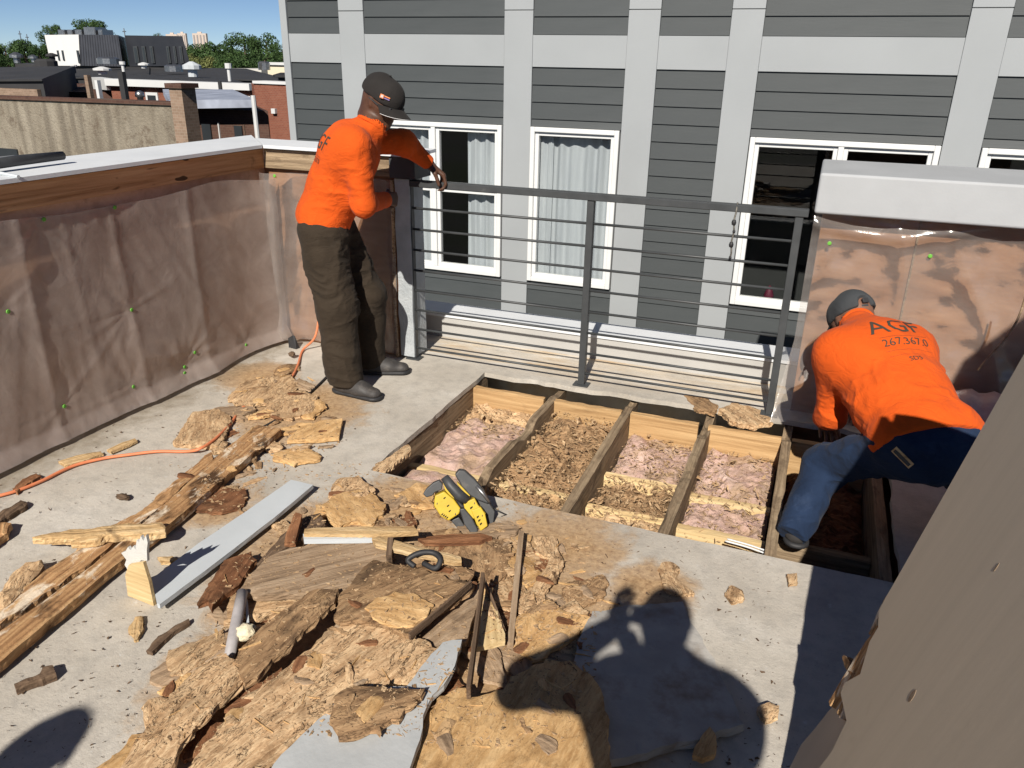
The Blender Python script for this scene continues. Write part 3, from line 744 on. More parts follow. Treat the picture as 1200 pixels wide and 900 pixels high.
# ------------------------------------------------------------------ the neighbourhood beyond
def brick_mat(name, c1, c2, mortar, scale, bias=0):
    t = NT(name); v = t.map((1, 1, 1))
    sx = t.n.new('ShaderNodeSeparateXYZ'); t.link(v, sx.inputs[0]); cx = t.n.new('ShaderNodeCombineXYZ')
    t.link(t.math('ADD', sx.outputs[0], sx.outputs[1]), cx.inputs[0]); t.link(sx.outputs[2], cx.inputs[1])
    b = t.n.new('ShaderNodeTexBrick'); b.inputs['Scale'].default_value = scale; b.inputs['Color1'].default_value = (*c1, 1); b.inputs['Color2'].default_value = (*c2, 1)
    b.inputs['Mortar'].default_value = (*mortar, 1); b.inputs['Mortar Size'].default_value = .012; t.link(cx.outputs[0], b.inputs[0])
    c = t.mix(t.ramp(t.noise(v, .8, 6, .6), [(.45, 0.0), (.75, .5)]), b.outputs[0], sc(c1, .6))
    return t.fin(c, .9, t.bump(b.outputs[1], -.4, .01), spec=.1)
M['brick'] = brick_mat('red_brick', (.22, .085, .055), (.18, .064, .042), (.22, .16, .125), 4.5)
M['brick_old'] = brick_mat('old_brick', (.20, .14, .10), (.27, .19, .14), (.3, .25, .2), 4.5)
M['brick_dark'] = brick_mat('dark_brick', (.10, .055, .042), (.075, .042, .034), (.12, .09, .07), 4.5)
M['roofblk'] = paint('black_roofing', (.030, .030, .032), .85, .3, .8, .1)
t = NT('stained_render'); v = t.map((1, 1, .35))
c = t.ramp(t.noise(v, 1.2, 8, .68), [(.32, (.15, .127, .098)), (.5, (.235, .205, .16)), (.68, (.31, .275, .22))])
c = t.mix(t.ramp(t.noise(t.map((1, 1, 1)), 3.5, 8, .75), [(.53, 0.0), (.63, .8)]), c, (.13, .10, .075))
c = t.mix(t.ramp(t.noise(t.map((2.2, 2.2, .12)), 2, 6, .6), [(.48, 0.0), (.64, .7)]), c, (.14, .12, .095))
M['render'] = t.fin(c, .9, t.bump(t.noise(t.map(), 18, 6, .7), .9, .04), spec=.1)
M['whitetrim'] = paint('white_trim', (.55, .56, .56), .6, .05, 1)
M['darkseam'] = paint('dark_standing_seam', (.050, .053, .064), .42, .15, 1)
M['whitewall'] = paint('white_stucco', (.60, .60, .59), .7, .04, 1)
M['win_dark'] = paint('dark_window', (.03, .035, .04), .15, .2, 1, .01)
SKEW = -.98          # the streets beyond run off at an angle, so side walls lie away from us
def quad_wall(mb, x0, x1, ztop0, ztop1, y, th, zb=-9.2):
    k = SKEW * th
    mb.hexa([(x0, y, zb), (x1, y, zb), (x1 + k, y + th, zb), (x0 + k, y + th, zb), (x0, y, ztop0), (x1, y, ztop1), (x1 + k, y + th, ztop1), (x0 + k, y + th, ztop0)])
# stained beige party wall, its coping and its chimney
Y1 = 13.0
a, b = onY(-60, 114, Y1), onY(212, 124, Y1)
bb = empty('beige_building', (a[0] / 2 + b[0] / 2, Y1, -9.2), 'old building with a stained beige rendered party wall and brick chimney', 'building')
mb = MB(); quad_wall(mb, a[0], b[0], a[2], b[2], Y1, .4); mb.build('wall', M['render'], bb)
mb = MB(); quad_wall(mb, a[0] - .5, b[0] - .5, a[2] - .35, b[2] - .35, Y1 + .42, 6); mb.build('roof', M['roofblk'], bb)
mb = MB(); mb.hexa([(a[0], Y1 - .05, a[2] + .003), (b[0], Y1 - .05, b[2] + .003), (b[0], Y1 + .3, b[2] + .003), (a[0], Y1 + .3, a[2] + .003), (a[0], Y1 - .05, a[2] + .07), (b[0], Y1 - .05, b[2] + .07), (b[0], Y1 + .3, b[2] + .07), (a[0], Y1 + .3, a[2] + .07)])
mb.build('coping', M['brick_dark'], bb)
w0, w1_ = onY(-30, 171, Y1), onY(24, 190, Y1); mb = MB(); mb.box((w0[0], Y1 - .03, w1_[2] - .6), (w1_[0], Y1 + .02, w0[2])); mb.build('dark_opening', M['win_dark'], bb)
c0, c1 = onY(202, 103, Y1), onY(219, 103, Y1)
mb = MB(); mb.box((c0[0], Y1 - .10, -3), (c1[0] - .05, Y1 + .28, c0[2])); ch = mb.build('chimney', M['brick_old'], bb)
mb = MB(); mb.box((c0[0] - .05, Y1 - .15, c0[2] + .002), (c1[0] + .0, Y1 + .33, c0[2] + .09)); mb.build('chimney_cap', M['brick_dark'], ch)
for (x, y0, y1, w, m) in ((102, 88, 117, .05, 'brick_old'), (114, 94, 117, .04, 'whitetrim'), (142, 84, 117, .07, 'roofblk')):
    p, q2 = onY(x, y0, Y1 + 1.5), onY(x + 2, y1, Y1 + 1.5)
    mb = MB(); mb.box((p[0] - w, Y1 + 1.45, q2[2] - .3), (p[0] + w, Y1 + 1.55, p[2])); mb.build('roof_pole', M[m], bb)
p = onY(152, 112, Y1 + 1.6)
mb = MB(); mb.lathe((p[0], Y1 + 1.9, p[2] - .3), [(.07, 0), (.07, .25), (.11, .27), (.1, .36), (.03, .4)], 12); mb.build('roof_cowl', M['steel'], bb, True)
# low dark rear annex to the side of the chimney
Y2 = 15.0
a, b = onY(222, 118, Y2), onY(296, 119, Y2)
an = empty('rear_annex', ((a[0] + b[0]) / 2, Y2, -9.2), 'low dark brick rear annex with a silver edged flat roof beside the chimney', 'building')
mb = MB(); quad_wall(mb, a[0] - 1, b[0], a[2] - .22, b[2] - .22, Y2 + .5, 2.6); mb.build('wall', M['brick_dark'], an)
mb = MB(); mb.hexa([(a[0] - .6, Y2, a[2] - .2), (b[0] + .1, Y2, b[2] - .12), (b[0] - 3.4, Y2 + 3.5, b[2] - .05), (a[0] - 4.1, Y2 + 3.5, a[2] - .1), (a[0] - .6, Y2, a[2]), (b[0] + .1, Y2, b[2] + .04), (b[0] - 3.4, Y2 + 3.5, b[2] + .08), (a[0] - 4.1, Y2 + 3.5, a[2] + .06)])
mb.build('roof', paint('silver_roofing', (.30, .33, .40), .5, .3, 2), an)
for (x0, x1, y0, y1, m) in ((237, 250, 145, 168, 'win_dark'), (275, 286, 147, 166, 'win_dark'), (257, 259, 143, 168, 'whitetrim'), (287, 289, 146, 166, 'brick_old')):
    p, q2 = onY(x0, y0, Y2 + .5), onY(x1, y1, Y2 + .5); mb = MB(); mb.box((p[0], Y2 + .46, q2[2] - .3), (q2[0], Y2 + .52, p[2])); mb.build('window' if m == 'win_dark' else 'downpipe', M[m], an)
p, q2 = onY(293, 112, Y2 - .2), onY(297, 155, Y2 - .2); mb = MB(); mb.tube([(p[0], Y2 - .1, p[2]), (p[0] + .02, Y2 - .1, q2[2] - 2)], .05, 8); mb.build('downpipe', M['whitetrim'], an)
# red brick terrace with a white cornice
Y3 = 24.0
a, b, c_ = onY(46, 95, Y3), onY(157, 93, Y3), onY(297, 98, Y3)
tb = empty('brick_terrace', (b[0], Y3, -9.2), 'long red brick terrace with a white cornice under black flat roofs', 'building')
mb = MB(); quad_wall(mb, b[0] - 1.2, c_[0], b[2] - .1, c_[2] - .1, Y3, .4); mb.build('wall', M['brick'], tb)
mb = MB(); quad_wall(mb, b[0] - 1.6, c_[0] - .4, b[2] - .05, c_[2] - .05, Y3 + .42, 8); mb.build('roof', M['roofblk'], tb)
mb = MB(); mb.hexa([(b[0] - 1.2, Y3 - .25, b[2] - .24), (c_[0], Y3 - .25, c_[2] - .22), (c_[0], Y3 + .3, c_[2] - .22), (b[0] - 1.2, Y3 + .3, b[2] - .24), (b[0] - 1.2, Y3 - .25, b[2]), (c_[0], Y3 - .25, c_[2]), (c_[0], Y3 + .3, c_[2]), (b[0] - 1.2, Y3 + .3, b[2])])
mb.build('cornice', M['whitetrim'], tb)
mb = MB(); mb.hexa([(a[0], Y3 + 2.5, a[2] - .35), (b[0] - 1.2, Y3 - .2, b[2] - .4), (b[0] - 1.2, Y3 + .2, b[2] - .4), (a[0], Y3 + 3, a[2] - .35), (a[0], Y3 + 2.5, a[2] + .12), (b[0] - 1.2, Y3 - .2, b[2]), (b[0] - 1.2, Y3 + .2, b[2]), (a[0], Y3 + 3, a[2] + .12)])
mb.build('gutter', M['whitetrim'], tb)
mb = MB(); quad_wall(mb, a[0] - 3, b[0] - 1.25, a[2] - .5, b[2] - .5, Y3 + .8, 8); mb.build('rear_wall', M['brick_dark'], tb)
for (x0, x1, y0, y1) in ((171, 187, 108, 121), (222, 233, 110, 119), (277, 295, 112, 124)):
    p, q2 = onY(x0, y0, Y3), onY(x1, y1, Y3)
    mb = MB(); mb.box((p[0], Y3 - .05, q2[2] - .5), (q2[0], Y3 + .02, p[2])); wf = mb.build('window', M['whitetrim'], tb)
    mb = MB(); mb.box((p[0] + .09, Y3 - .058, q2[2] - .4), (q2[0] - .09, Y3 - .049, p[2] - .1)); mb.build('pane', M['win_dark'], wf)
p = onY(257, 95, Y3 - .3); q2 = onY(257, 118, Y3 - .3); mb = MB(); mb.box((p[0] - .06, Y3 - .32, q2[2]), (p[0] + .06, Y3 - .26, p[2])); mb.build('downpipe', M['roofblk'], tb)
p = onY(297, 96, Y3 - 1); q2 = onY(345, 98, Y3 - 1)
eb = empty('brick_house', ((p[0] + q2[0]) / 2, Y3 - 1, -9.2), 'taller red brick house with a small wall box next to the grey apartment block', 'building')
mb = MB(); quad_wall(mb, p[0], q2[0] + .6, p[2] - .05, q2[2] - .05, Y3 - 1, .5); mb.build('wall', M['brick'], eb)
mb = MB(); mb.hexa([(p[0], Y3 - 1.06, p[2] - .045), (q2[0] + .6, Y3 - 1.06, q2[2] - .045), (q2[0] + .6, Y3 - .4, q2[2] - .045), (p[0], Y3 - .4, p[2] - .045), (p[0], Y3 - 1.06, p[2] + .04), (q2[0] + .6, Y3 - 1.06, q2[2] + .04), (q2[0] + .6, Y3 - .4, q2[2] + .04), (p[0], Y3 - .4, p[2] + .04)])
mb.build('coping', M['whitetrim'], eb)
p = onY(320, 127, Y3 - 1); q2 = onY(325, 133, Y3 - 1); mb = MB(); mb.box((p[0], Y3 - 1.12, q2[2]), (q2[0], Y3 - 1.002, p[2])); mb.build('wall_box', M['whitetrim'], eb)
# black flat roofs stepping away
Y4 = 27.0
def flat_roof(x0, x1, y, dz, Y, depth, mat, label, par=.25):
    p, q2 = onY(x0, y, Y), onY(x1, y + dz, Y)
    r = empty('flat_roofed_house', ((p[0] + q2[0]) / 2, Y, -9.2), label, 'building', 'flat roofed houses beyond')
    mb = MB(); quad_wall(mb, p[0], q2[0], p[2], q2[2], Y, depth); mb.build('wall', M['roofblk'], r)
    mb = MB(); mb.hexa([(p[0] - .1, Y - .1, p[2] + .002), (q2[0] + .1, Y - .1, q2[2] + .002), (q2[0] + .1 + SKEW * depth, Y + depth, q2[2] + .002), (p[0] - .1 + SKEW * depth, Y + depth, p[2] + .002), (p[0] - .1, Y - .1, p[2] + .06), (q2[0] + .1, Y - .1, q2[2] + .06), (q2[0] + .1 + SKEW * depth, Y + depth, q2[2] + .3), (p[0] - .1 + SKEW * depth, Y + depth, p[2] + .3)])
    mb.build('roof', mat, r); return r, p, q2
flat_roof(-70, 50, 96, -1, 19, 9, M['roofblk'], 'black roofed house with a worn brick side at the far edge of the view')
r2, _, _ = flat_roof(40, 175, 93, -2, 33.5, 14, M['roofblk'], 'black flat roof behind the white cornice')
r3, _, _ = flat_roof(176, 345, 92, 4, 34, 16, M['roofblk'], 'long black flat roof below the dark wood of trees')
p, q2 = onY(-60, 97, 18.9), onY(46, 113, 18.9); mb = MB(); mb.box((p[0], 18.86, q2[2] - 4), (q2[0], 18.99, p[2] - .1)); tag(mb.build('brick_parapet', M['brick_old'], loc=(q2[0] - 1, 18.9, q2[2])), 'worn tan brick parapet under the black roof edge', 'wall')
def thing_at(name, px, y0, y1, Y, hw, mat, label, group, prof):
    p, q2 = onY(px, y0, Y), onY(px, y1, Y); h = p[2] - q2[2]
    mb = MB(); mb.lathe((p[0], Y, q2[2]), [(r * hw, z * h) for r, z in prof], 10)
    return tag(mb.build(name, M[mat], loc=(p[0], Y, q2[2]), smooth=False), label, 'roof vent', group)
PIPE = [(.5, 0), (.5, .7), (1, .72), (1, 1)]
COWL = [(.5, 0), (.5, .45), (1, .5), (1, .75), (.2, 1)]
BOX = [(1, 0), (1, .8), (.7, 1)]
for (px, y0, y1, Y, hw, mt, lb, pr) in ((18, 61, 74, 40, .42, 'steel', 'squat cone roof vent at the far edge of the black roofs', COWL), (38, 64, 73, 40, .3, 'steel', 'smaller cone vent beside the squat cone vent', COWL),
        (53, 69, 82, 32, .55, 'roofblk', 'square black chimney stack on the nearest black roof', BOX), (60, 62, 70, 33, .3, 'roofblk', 'round capped flue above the black chimney stack', COWL),
        (86, 76, 83, 31, .16, 'whitetrim', 'short white vent pipe below the white house wall', PIPE), (119, 78, 87, 31, .42, 'whitetrim', 'white mushroom vent in the middle of the black roof', COWL),
        (126, 67, 75, 42, .7, 'steel', 'grey roof fan at the foot of the dark metal wall', BOX), (143, 72, 85, 31, .14, 'whitetrim', 'tall white vent pipe on the black roof', PIPE),
        (168, 73, 80, 36, .3, 'whitetrim', 'bent white vent under the dark attic windows', COWL), (224, 72, 90, 30, .4, 'fascia', 'silver box vent with a turbine cap by the trees', COWL),
        (267, 74, 96, 27, .13, 'whitetrim', 'white pipe with a cross arm rising before the trees', PIPE), (203, 76, 84, 38, .5, 'steel', 'small grey vent box beneath the attic corner', BOX),
        (309, 72, 82, 60, .5, 'steel', 'grey roof hatch beside the cream building', BOX), (331, 85, 96, 26, .35, 'blackrub', 'dark vent next to the grey apartment block', COWL)):
    thing_at('roof_vent', px, y0, y1, Y, hw, mt, lb, 'roof vents', pr)
# modern attic house: white gable wall and dark standing seam
Y5 = 46.0
P = lambda x, y: onY(x, y, Y5)
mh = empty('attic_house', (P(130, 60)[0], Y5, -9.2), 'modern house with a white side wall and dark standing seam upper floor', 'building')
A0, A1, A2, A3 = P(52, 41), P(92, 40.5), P(94, 77), P(60, 77)
mb = MB(); mb.prism([A0, A1, A2, A3], (-6.5, 7, 0)); mb.build('white_wall', M['whitewall'], mh)
B1, B2 = P(138, 41), P(144, 78)
mb = MB(); mb.prism([A1 + [.03, .02, 0], B1 + [0, .02, 0], B2 + [0, .02, 0], A2 + [.03, .02, 0]], (-6.5, 7, 0)); mb.build('dark_wall', M['darkseam'], mh)
C1, C2 = P(206, 42), P(216, 77)
mb = MB(); mb.prism([B1 + [.02, .6, 0], C1 + [0, .6, 0], C2 + [0, .6, 0], B2 + [.02, .6, 0]], (-5.5, 6, 0)); mb.build('dark_wall', paint('black_seam', (.022, .024, .03), .5, .1, 1), mh)
mb = MB(); mb.hexa([(A0[0] - 4, Y5 + .3, -9.2), (C2[0] + 1, Y5 + .3, -9.2), (C2[0] - 6, Y5 + 7, -9.2), (A0[0] - 11, Y5 + 7, -9.2), (A0[0] - 4, Y5 + .3, A2[2]), (C2[0] + 1, Y5 + .3, A2[2]), (C2[0] - 6, Y5 + 7, A2[2]), (A0[0] - 11, Y5 + 7, A2[2])]); mb.build('lower_floor', M['roofblk'], mh)
for i in range(16):
    s = (i + .5) / 16; t0 = A1 + (B1 - A1) * s; t1 = A2 + (B2 - A2) * s
    mb = MB(); mb.tube([t0 + [0, 0, 0], t1 + [0, 0, 0]], .035, 4); mb.build('seam', M['darkseam'], mh)
for (x0, x1, y0, y1) in ((67, 71, 59, 71), (72.5, 76.5, 59, 71), (90, 95, 59, 74)):
    p, q2 = P(x0, y0), P(x1, y1); mb = MB(); mb.box((p[0], Y5 - .06, q2[2]), (q2[0], Y5 - .005, p[2])); mb.build('window', M['win_dark'], mh)
for (x0, x1) in ((149, 157), (159, 166), (168.5, 175), (188, 194), (196, 201.5), (203, 209)):
    p, q2 = P(x0, 54), P(x1, 74); mb = MB(); mb.box((p[0], Y5 + .50, q2[2]), (q2[0], Y5 + .58, p[2])); wf = mb.build('window', M['metal'], mh)
    mb = MB(); mb.box((p[0] + .07, Y5 + .48, q2[2] + .05), (q2[0] - .07, Y5 + .51, p[2] - .08)); mb.build('pane', M['win_dark'], wf)
for (x0, x1, lb) in ((74, 83, 'first'), (85, 92, 'second'), (94, 103, 'third'), (104, 119, 'widest'), (121, 127, 'last')):
    p, q2 = onY(x0, 35 if lb != 'widest' else 32, Y5 + 2.5), onY(x1, 42, Y5 + 2.5)
    mb = MB(); mb.box((p[0], Y5 + 2, q2[2] - .3), (q2[0], Y5 + 3, p[2])); mb.box((p[0] + .05, Y5 + 1.97, q2[2] + .05), (q2[0] - .05, Y5 + 2, p[2] - .1)); 
    o = mb.build('air_conditioner', M['steel'], loc=(p[0], Y5 + 2.5, q2[2])); tag(o, {'first': 'air conditioner nearest the white wall corner on the attic roof', 'second': 'narrow air conditioner second from the white wall corner', 'third': 'middle air conditioner of the row on the attic roof', 'widest': 'widest and tallest air conditioner on the attic roof', 'last': 'small air conditioner standing apart at the end of the roof row'}[lb], 'air conditioner', 'air conditioners on the attic roof')
p, q2 = onY(313, 76, 62), onY(345, 90, 62)
cr = empty('cream_building', (p[0], 62, -9.2), 'low cream building at the foot of the trees beside the apartment block', 'building')
mb = MB(); mb.box((p[0], 62, -9.2), (q2[0] + 3, 70, p[2])); mb.build('wall', paint('cream_wall', (.62, .56, .42), .8, .05, .5), cr)
mb = MB(); mb.box((p[0] - .2, 61.8, p[2] + .003), (q2[0] + 3, 70.2, p[2] + .22)); mb.build('roof', M['whitetrim'], cr)
p, q2 = onY(255, 80, 64), onY(312, 88, 64); mb = MB(); mb.box((p[0], 64, -9.2), (q2[0] - .5, 70, p[2])); tag(mb.build('garage_row', paint('pale_roof', (.55, .54, .5), .7, .1, 1), loc=(p[0], 64, -9.2)), 'low pale roofed row in front of the trees', 'building')
# three far towers
M['tower'] = paint('tan_tower', (.50, .42, .36), .8, .06, .02)
M['tower_dark'] = paint('tower_window_band', (.27, .25, .25), .8, .06, .02)
for (x0, x1, y0, lb) in ((194, 207, 40, 'broad tan tower block furthest from the tree clump'), (207.5, 217, 39, 'narrow grey tan tower block between two others'), (225, 241, 39, 'tan tower block standing alone near the tree clump')):
    p, q2 = onY(x0, y0, 900), onY(x1, y0, 900); r = empty('tower_block', (p[0], 900, -9.2), lb, 'tower', 'tower blocks on the skyline')
    mb = MB(); mb.box((p[0], 900, -9.2), (q2[0], 903, p[2])); mb.build('wall', M['tower'], r)
    w = q2[0] - p[0]
    for i in range(4):
        mb = MB(); mb.box((p[0] + w * (.08 + i * .24), 899.5, -5), (p[0] + w * (.17 + i * .24), 899.9, p[2] - 2)); mb.build('window_band', M['tower_dark'], r)
    mb = MB(); mb.box((p[0] + w * .3, 902, p[2] + .02), (p[0] + w * .6, 903, p[2] + 2.0)); mb.build('roof_house', M['tower'], r)
for (x, y0, lb) in ((22.5, 36, 'taller thin lattice mast on the skyline'), (31, 40, 'shorter thin mast on the skyline'), (145, 33, 'thin antenna above the attic house')):
    p, q2 = onY(x, y0, 300), onY(x, 60, 300); mb = MB(); mb.tube([(p[0], 300, -9), (p[0], 300, p[2])], [.45, .2], 5)
    mb.tube([(p[0] - 1.0, 300, p[2] - 1.4), (p[0] + 1.0, 300, p[2] - 1.4)], .18, 4)
    tag(mb.build('radio_mast', M['steel'], loc=(p[0], 300, -9)), lb, 'mast', 'masts on the skyline')
# trees
def leaf_mat(name, a, b):
    t = NT(name); v = t.map(); n = t.noise(v, .35, 3, .6)
    c = t.ramp(n, [(.35, a), (.65, b)]); 
    geo = t.n.new('ShaderNodeNewGeometry'); hs = t.n.new('ShaderNodeHueSaturation'); t.link(c, hs.inputs['Color']); t.link(t.math('MULTIPLY_ADD', geo.outputs['Random Per Island'], .7, .6), hs.inputs['Value'])
    return t.fin(hs.outputs[0], .7, spec=.2)
M['leaf'] = leaf_mat('leaves_deep', (.024, .050, .015), (.050, .090, .026)); M['leaf2'] = leaf_mat('leaves_olive', (.085, .105, .035), (.14, .15, .05))
M['bark'] = paint('bark', (.09, .065, .045), .9, .3, 3, .5)
def tree(px, ytop, ybase, wpx, Y, mat, label, seed, n=4200):
    rg = np.random.default_rng(seed)
    top, bot = onY(px, ytop, Y), onY(px, ybase, Y); h = top[2] - bot[2]; R = wpx / FOC * math.hypot(Y, bot[0]) / 2
    r = empty('tree', (bot[0], Y, -9.2), label, 'tree', 'trees beyond the roofs')
    mb = MB(); mb.tube([(bot[0], Y, -9.2), (bot[0] + .2, Y, bot[2]), (bot[0], Y, bot[2] + h * .7)], [.5, .32, .1], 7); mb.build('trunk', M['bark'], r)
    nb = 26; cl = []
    for k in range(nb):
        a = rg.uniform(0, 6.283); zz = rg.uniform(-.1, .93); prof = math.sqrt(max(.04, 1 - (abs(zz - .42) / .62) ** 2.2)); rad = R * prof * math.sqrt(rg.uniform(.15, 1)) * .82
        cl.append((bot[0] + rad * math.cos(a), Y + rad * math.sin(a), bot[2] + zz * h * .9, R * rg.uniform(.22, .40)))
    cl = np.array(cl); ix = rg.integers(0, nb, n)
    d = rg.normal(size=(n, 3)); d /= np.linalg.norm(d, axis=1)[:, None]
    c = cl[ix, :3] + d * (cl[ix, 3] * rg.uniform(.72, 1.08, n))[:, None] * [1, 1, .8]
    s = rg.uniform(.028, .065, n) * R * .9
    nn = d + rg.normal(size=(n, 3)) * .5; nn /= np.linalg.norm(nn, axis=1)[:, None]
    a = np.cross(nn, rg.normal(size=(n, 3))); a /= np.linalg.norm(a, axis=1)[:, None]; b = np.cross(nn, a)
    V = np.stack([c + a * s[:, None], c + b * s[:, None] * .7, c - a * s[:, None], c - b * s[:, None] * .7], 1).reshape(-1, 3)
    me = bpy.data.meshes.new('crown'); me.from_pydata(V.tolist(), [], [(4 * i, 4 * i + 1, 4 * i + 2, 4 * i + 3) for i in range(n)]); me.update()
    link_mesh('crown', me, M[mat], r)
k = 0
for (px, yt, yb, w, Y, mt, lb) in ((289, 36, 82, 42, 120, 'leaf', 'tall dark domed tree left of the tallest crown'), (315, 33, 84, 44, 115, 'leaf', 'tallest dark tree nearest the apartment block'), (333, 46, 88, 30, 110, 'leaf', 'dark tree half hidden by the apartment block edge'),
        (262, 49, 84, 50, 125, 'leaf', 'broad dark tree right behind the white cross arm pipe'), (236, 52, 84, 40, 128, 'leaf', 'mid green round tree below the lone tower'), (220, 62, 88, 26, 105, 'leaf2', 'olive bush tree beside the dark attic corner'), (243, 65, 92, 36, 100, 'leaf2', 'low olive tree in front of the dark clump'),
        (312, 62, 90, 40, 100, 'leaf', 'low spreading tree under the tall crowns'), (275, 66, 92, 44, 98, 'leaf', 'low dark tree behind the pale roofed row'), (225, 57, 80, 22, 130, 'leaf', 'small tree beneath the gap between the towers'),
        (62, 29, 50, 26, 90, 'leaf', 'dark tree top rising behind the white wall'), (108, 24, 48, 34, 90, 'leaf', 'tree crown rising behind the air conditioners'), (128, 36, 50, 18, 92, 'leaf', 'small tree tip beside the last air conditioner'),
        (10, 48, 78, 34, 130, 'leaf', 'tree at the far edge of the skyline wood'), (32, 47, 78, 34, 125, 'leaf', 'tree beneath the thin masts'), (49, 50, 78, 26, 120, 'leaf', 'tree touching the white wall of the attic house'), (-14, 50, 80, 34, 128, 'leaf', 'tree at the very end of the wood'), (186, 38, 46, 10, 160, 'leaf', 'tiny treetop peeping over the attic roof')):
    k += 1; tree(px, yt, yb, w, Y, mt, lb, k, 4600 if w > 20 else 1500)
# a wood that reads as one mass on the skyline
rg = np.random.default_rng(5); n = 9000
x = rg.uniform(-330, 260, n); y = rg.uniform(240, 330, n); z = -9 + rg.uniform(0, 1, n) ** .6 * (11.5 + 2.5 * vnoise(np.c_[x * .06, y * .03], 2))
c = np.c_[x, y, z]; nn = rg.normal(size=(n, 3)) + [0, -.6, .6]; nn /= np.linalg.norm(nn, axis=1)[:, None]; a = np.cross(nn, rg.normal(size=(n, 3))); a /= np.linalg.norm(a, axis=1)[:, None]; b = np.cross(nn, a); s = rg.uniform(.8, 2.0, n)[:, None]
V = np.stack([c + a * s, c + b * s, c - a * s, c - b * s], 1).reshape(-1, 3)
me = bpy.data.meshes.new('far_wood'); me.from_pydata(V.tolist(), [], [(4 * i, 4 * i + 1, 4 * i + 2, 4 * i + 3) for i in range(n)]); me.update()
tag(link_mesh('far_wood', me, M['leaf']), 'distant wooded skyline reading as one mass', 'woods', None, 'stuff')

# ------------------------------------------------------------------ torn boards, sheathing and rubbish on the deck
def inside(poly, pts):
    x, y = pts[:, 0], pts[:, 1]; c = np.zeros(len(pts), bool); n = len(poly)
    for i in range(n):
        x0, y0 = poly[i]; x1, y1 = poly[(i + 1) % n]
        k = ((y0 > y) != (y1 > y)) & (x < (x1 - x0) * (y - y0) / (y1 - y0 + 1e-12) + x0); c ^= k
    return c
def smooth_path(pts, n=8):
    P = np.array(pts, float); Q = np.vstack([2 * P[0] - P[1], P, 2 * P[-1] - P[-2]]); out = []
    for i in range(1, len(Q) - 2):
        for k in range(n):
            t = k / n; a, b, c, d = Q[i - 1], Q[i], Q[i + 1], Q[i + 2]
            out.append(.5 * (2 * b + (c - a) * t + (2 * a - 5 * b + 4 * c - d) * t * t + (3 * b - a - 3 * c + d) * t ** 3))
    return out + [P[-1]]
NS = [0]
USED = set()
def slab_mesh(name, poly, zf, th, rag, lump, step, seed, ply=3):
    """poly: outline in the plane; zf(P): height of the top; torn edges with layers, bumpy top"""
    poly = [np.array(p[:2], float) for p in poly]; out = []
    for i in range(len(poly)):
        a, b = poly[i], poly[(i + 1) % len(poly)]; L = np.linalg.norm(b - a); n = max(1, int(L / (step * .55))); nr = np.array([-(b - a)[1], (b - a)[0]]) / (L + 1e-9)
        for k in range(n):
            p = a + (b - a) * k / n
            amp = rag * (0.25 if k == 0 else 1)
            out.append(p + nr * amp * float(fbm(np.array([[p[0] * 16, p[1] * 16, seed * 2.7]]), 3, seed, .65)[0]) * 2.0)
    out = np.array(out); n = len(out)
    lo, hi = out.min(0), out.max(0)
    gx, gy = np.meshgrid(np.arange(lo[0], hi[0], step), np.arange(lo[1], hi[1], step), indexing='ij')
    g = np.c_[gx.ravel(), gy.ravel()]; g = g + np.random.default_rng(seed).uniform(-.3, .3, g.shape) * step
    g = g[inside(out, g)]
    if len(g):
        d = np.min(np.linalg.norm(g[:, None, :] - out[None], axis=2), axis=1); g = g[d > step * .42]
    P2 = np.vstack([out, g]) if len(g) else out
    v, e, f, *_ = delaunay_2d_cdt([Vector(p.tolist()) for p in P2], [(i, (i + 1) % n) for i in range(n)], [], 1, 1e-6)
    v = np.array([[q.x, q.y] for q in v]); P3 = np.c_[v * 12, np.full(len(v), seed * 1.3)]
    isb = np.zeros(len(v), bool); isb[:n] = True
    z = zf(v) + lump * (fbm(P3, 4, seed) + .45 * (1 - np.abs(vnoise(P3 * 2.1, seed + 3))) - .3) - lump * .5 * isb
    V = [tuple(q) for q in np.c_[v, z]]; F = [tuple(t) for t in f]
    used = set(i for t in F for i in t)
    ring = list(range(n)); rg = np.random.default_rng(seed + 99); prev = ring
    for k in range(1, ply + 1):
        base = len(V)
        for i in ring:
            off = rg.normal(size=2) * rag * (.22 if k < ply else .12)
            V.append((v[i, 0] + off[0], v[i, 1] + off[1], z[i] - th * k / ply))
        cur = list(range(base, base + n))
        for i in range(n): F.append((prev[i], cur[i], cur[(i + 1) % n], prev[(i + 1) % n]))
        prev = cur
    F.append(tuple(prev))
    me = bpy.data.meshes.new(name); me.from_pydata(V, [], F); me.update()
    bm = bmesh.new(); bm.from_mesh(me); bmesh.ops.recalc_face_normals(bm, faces=bm.faces[:]); bm.to_mesh(me); bm.free(); me.update()
    return me
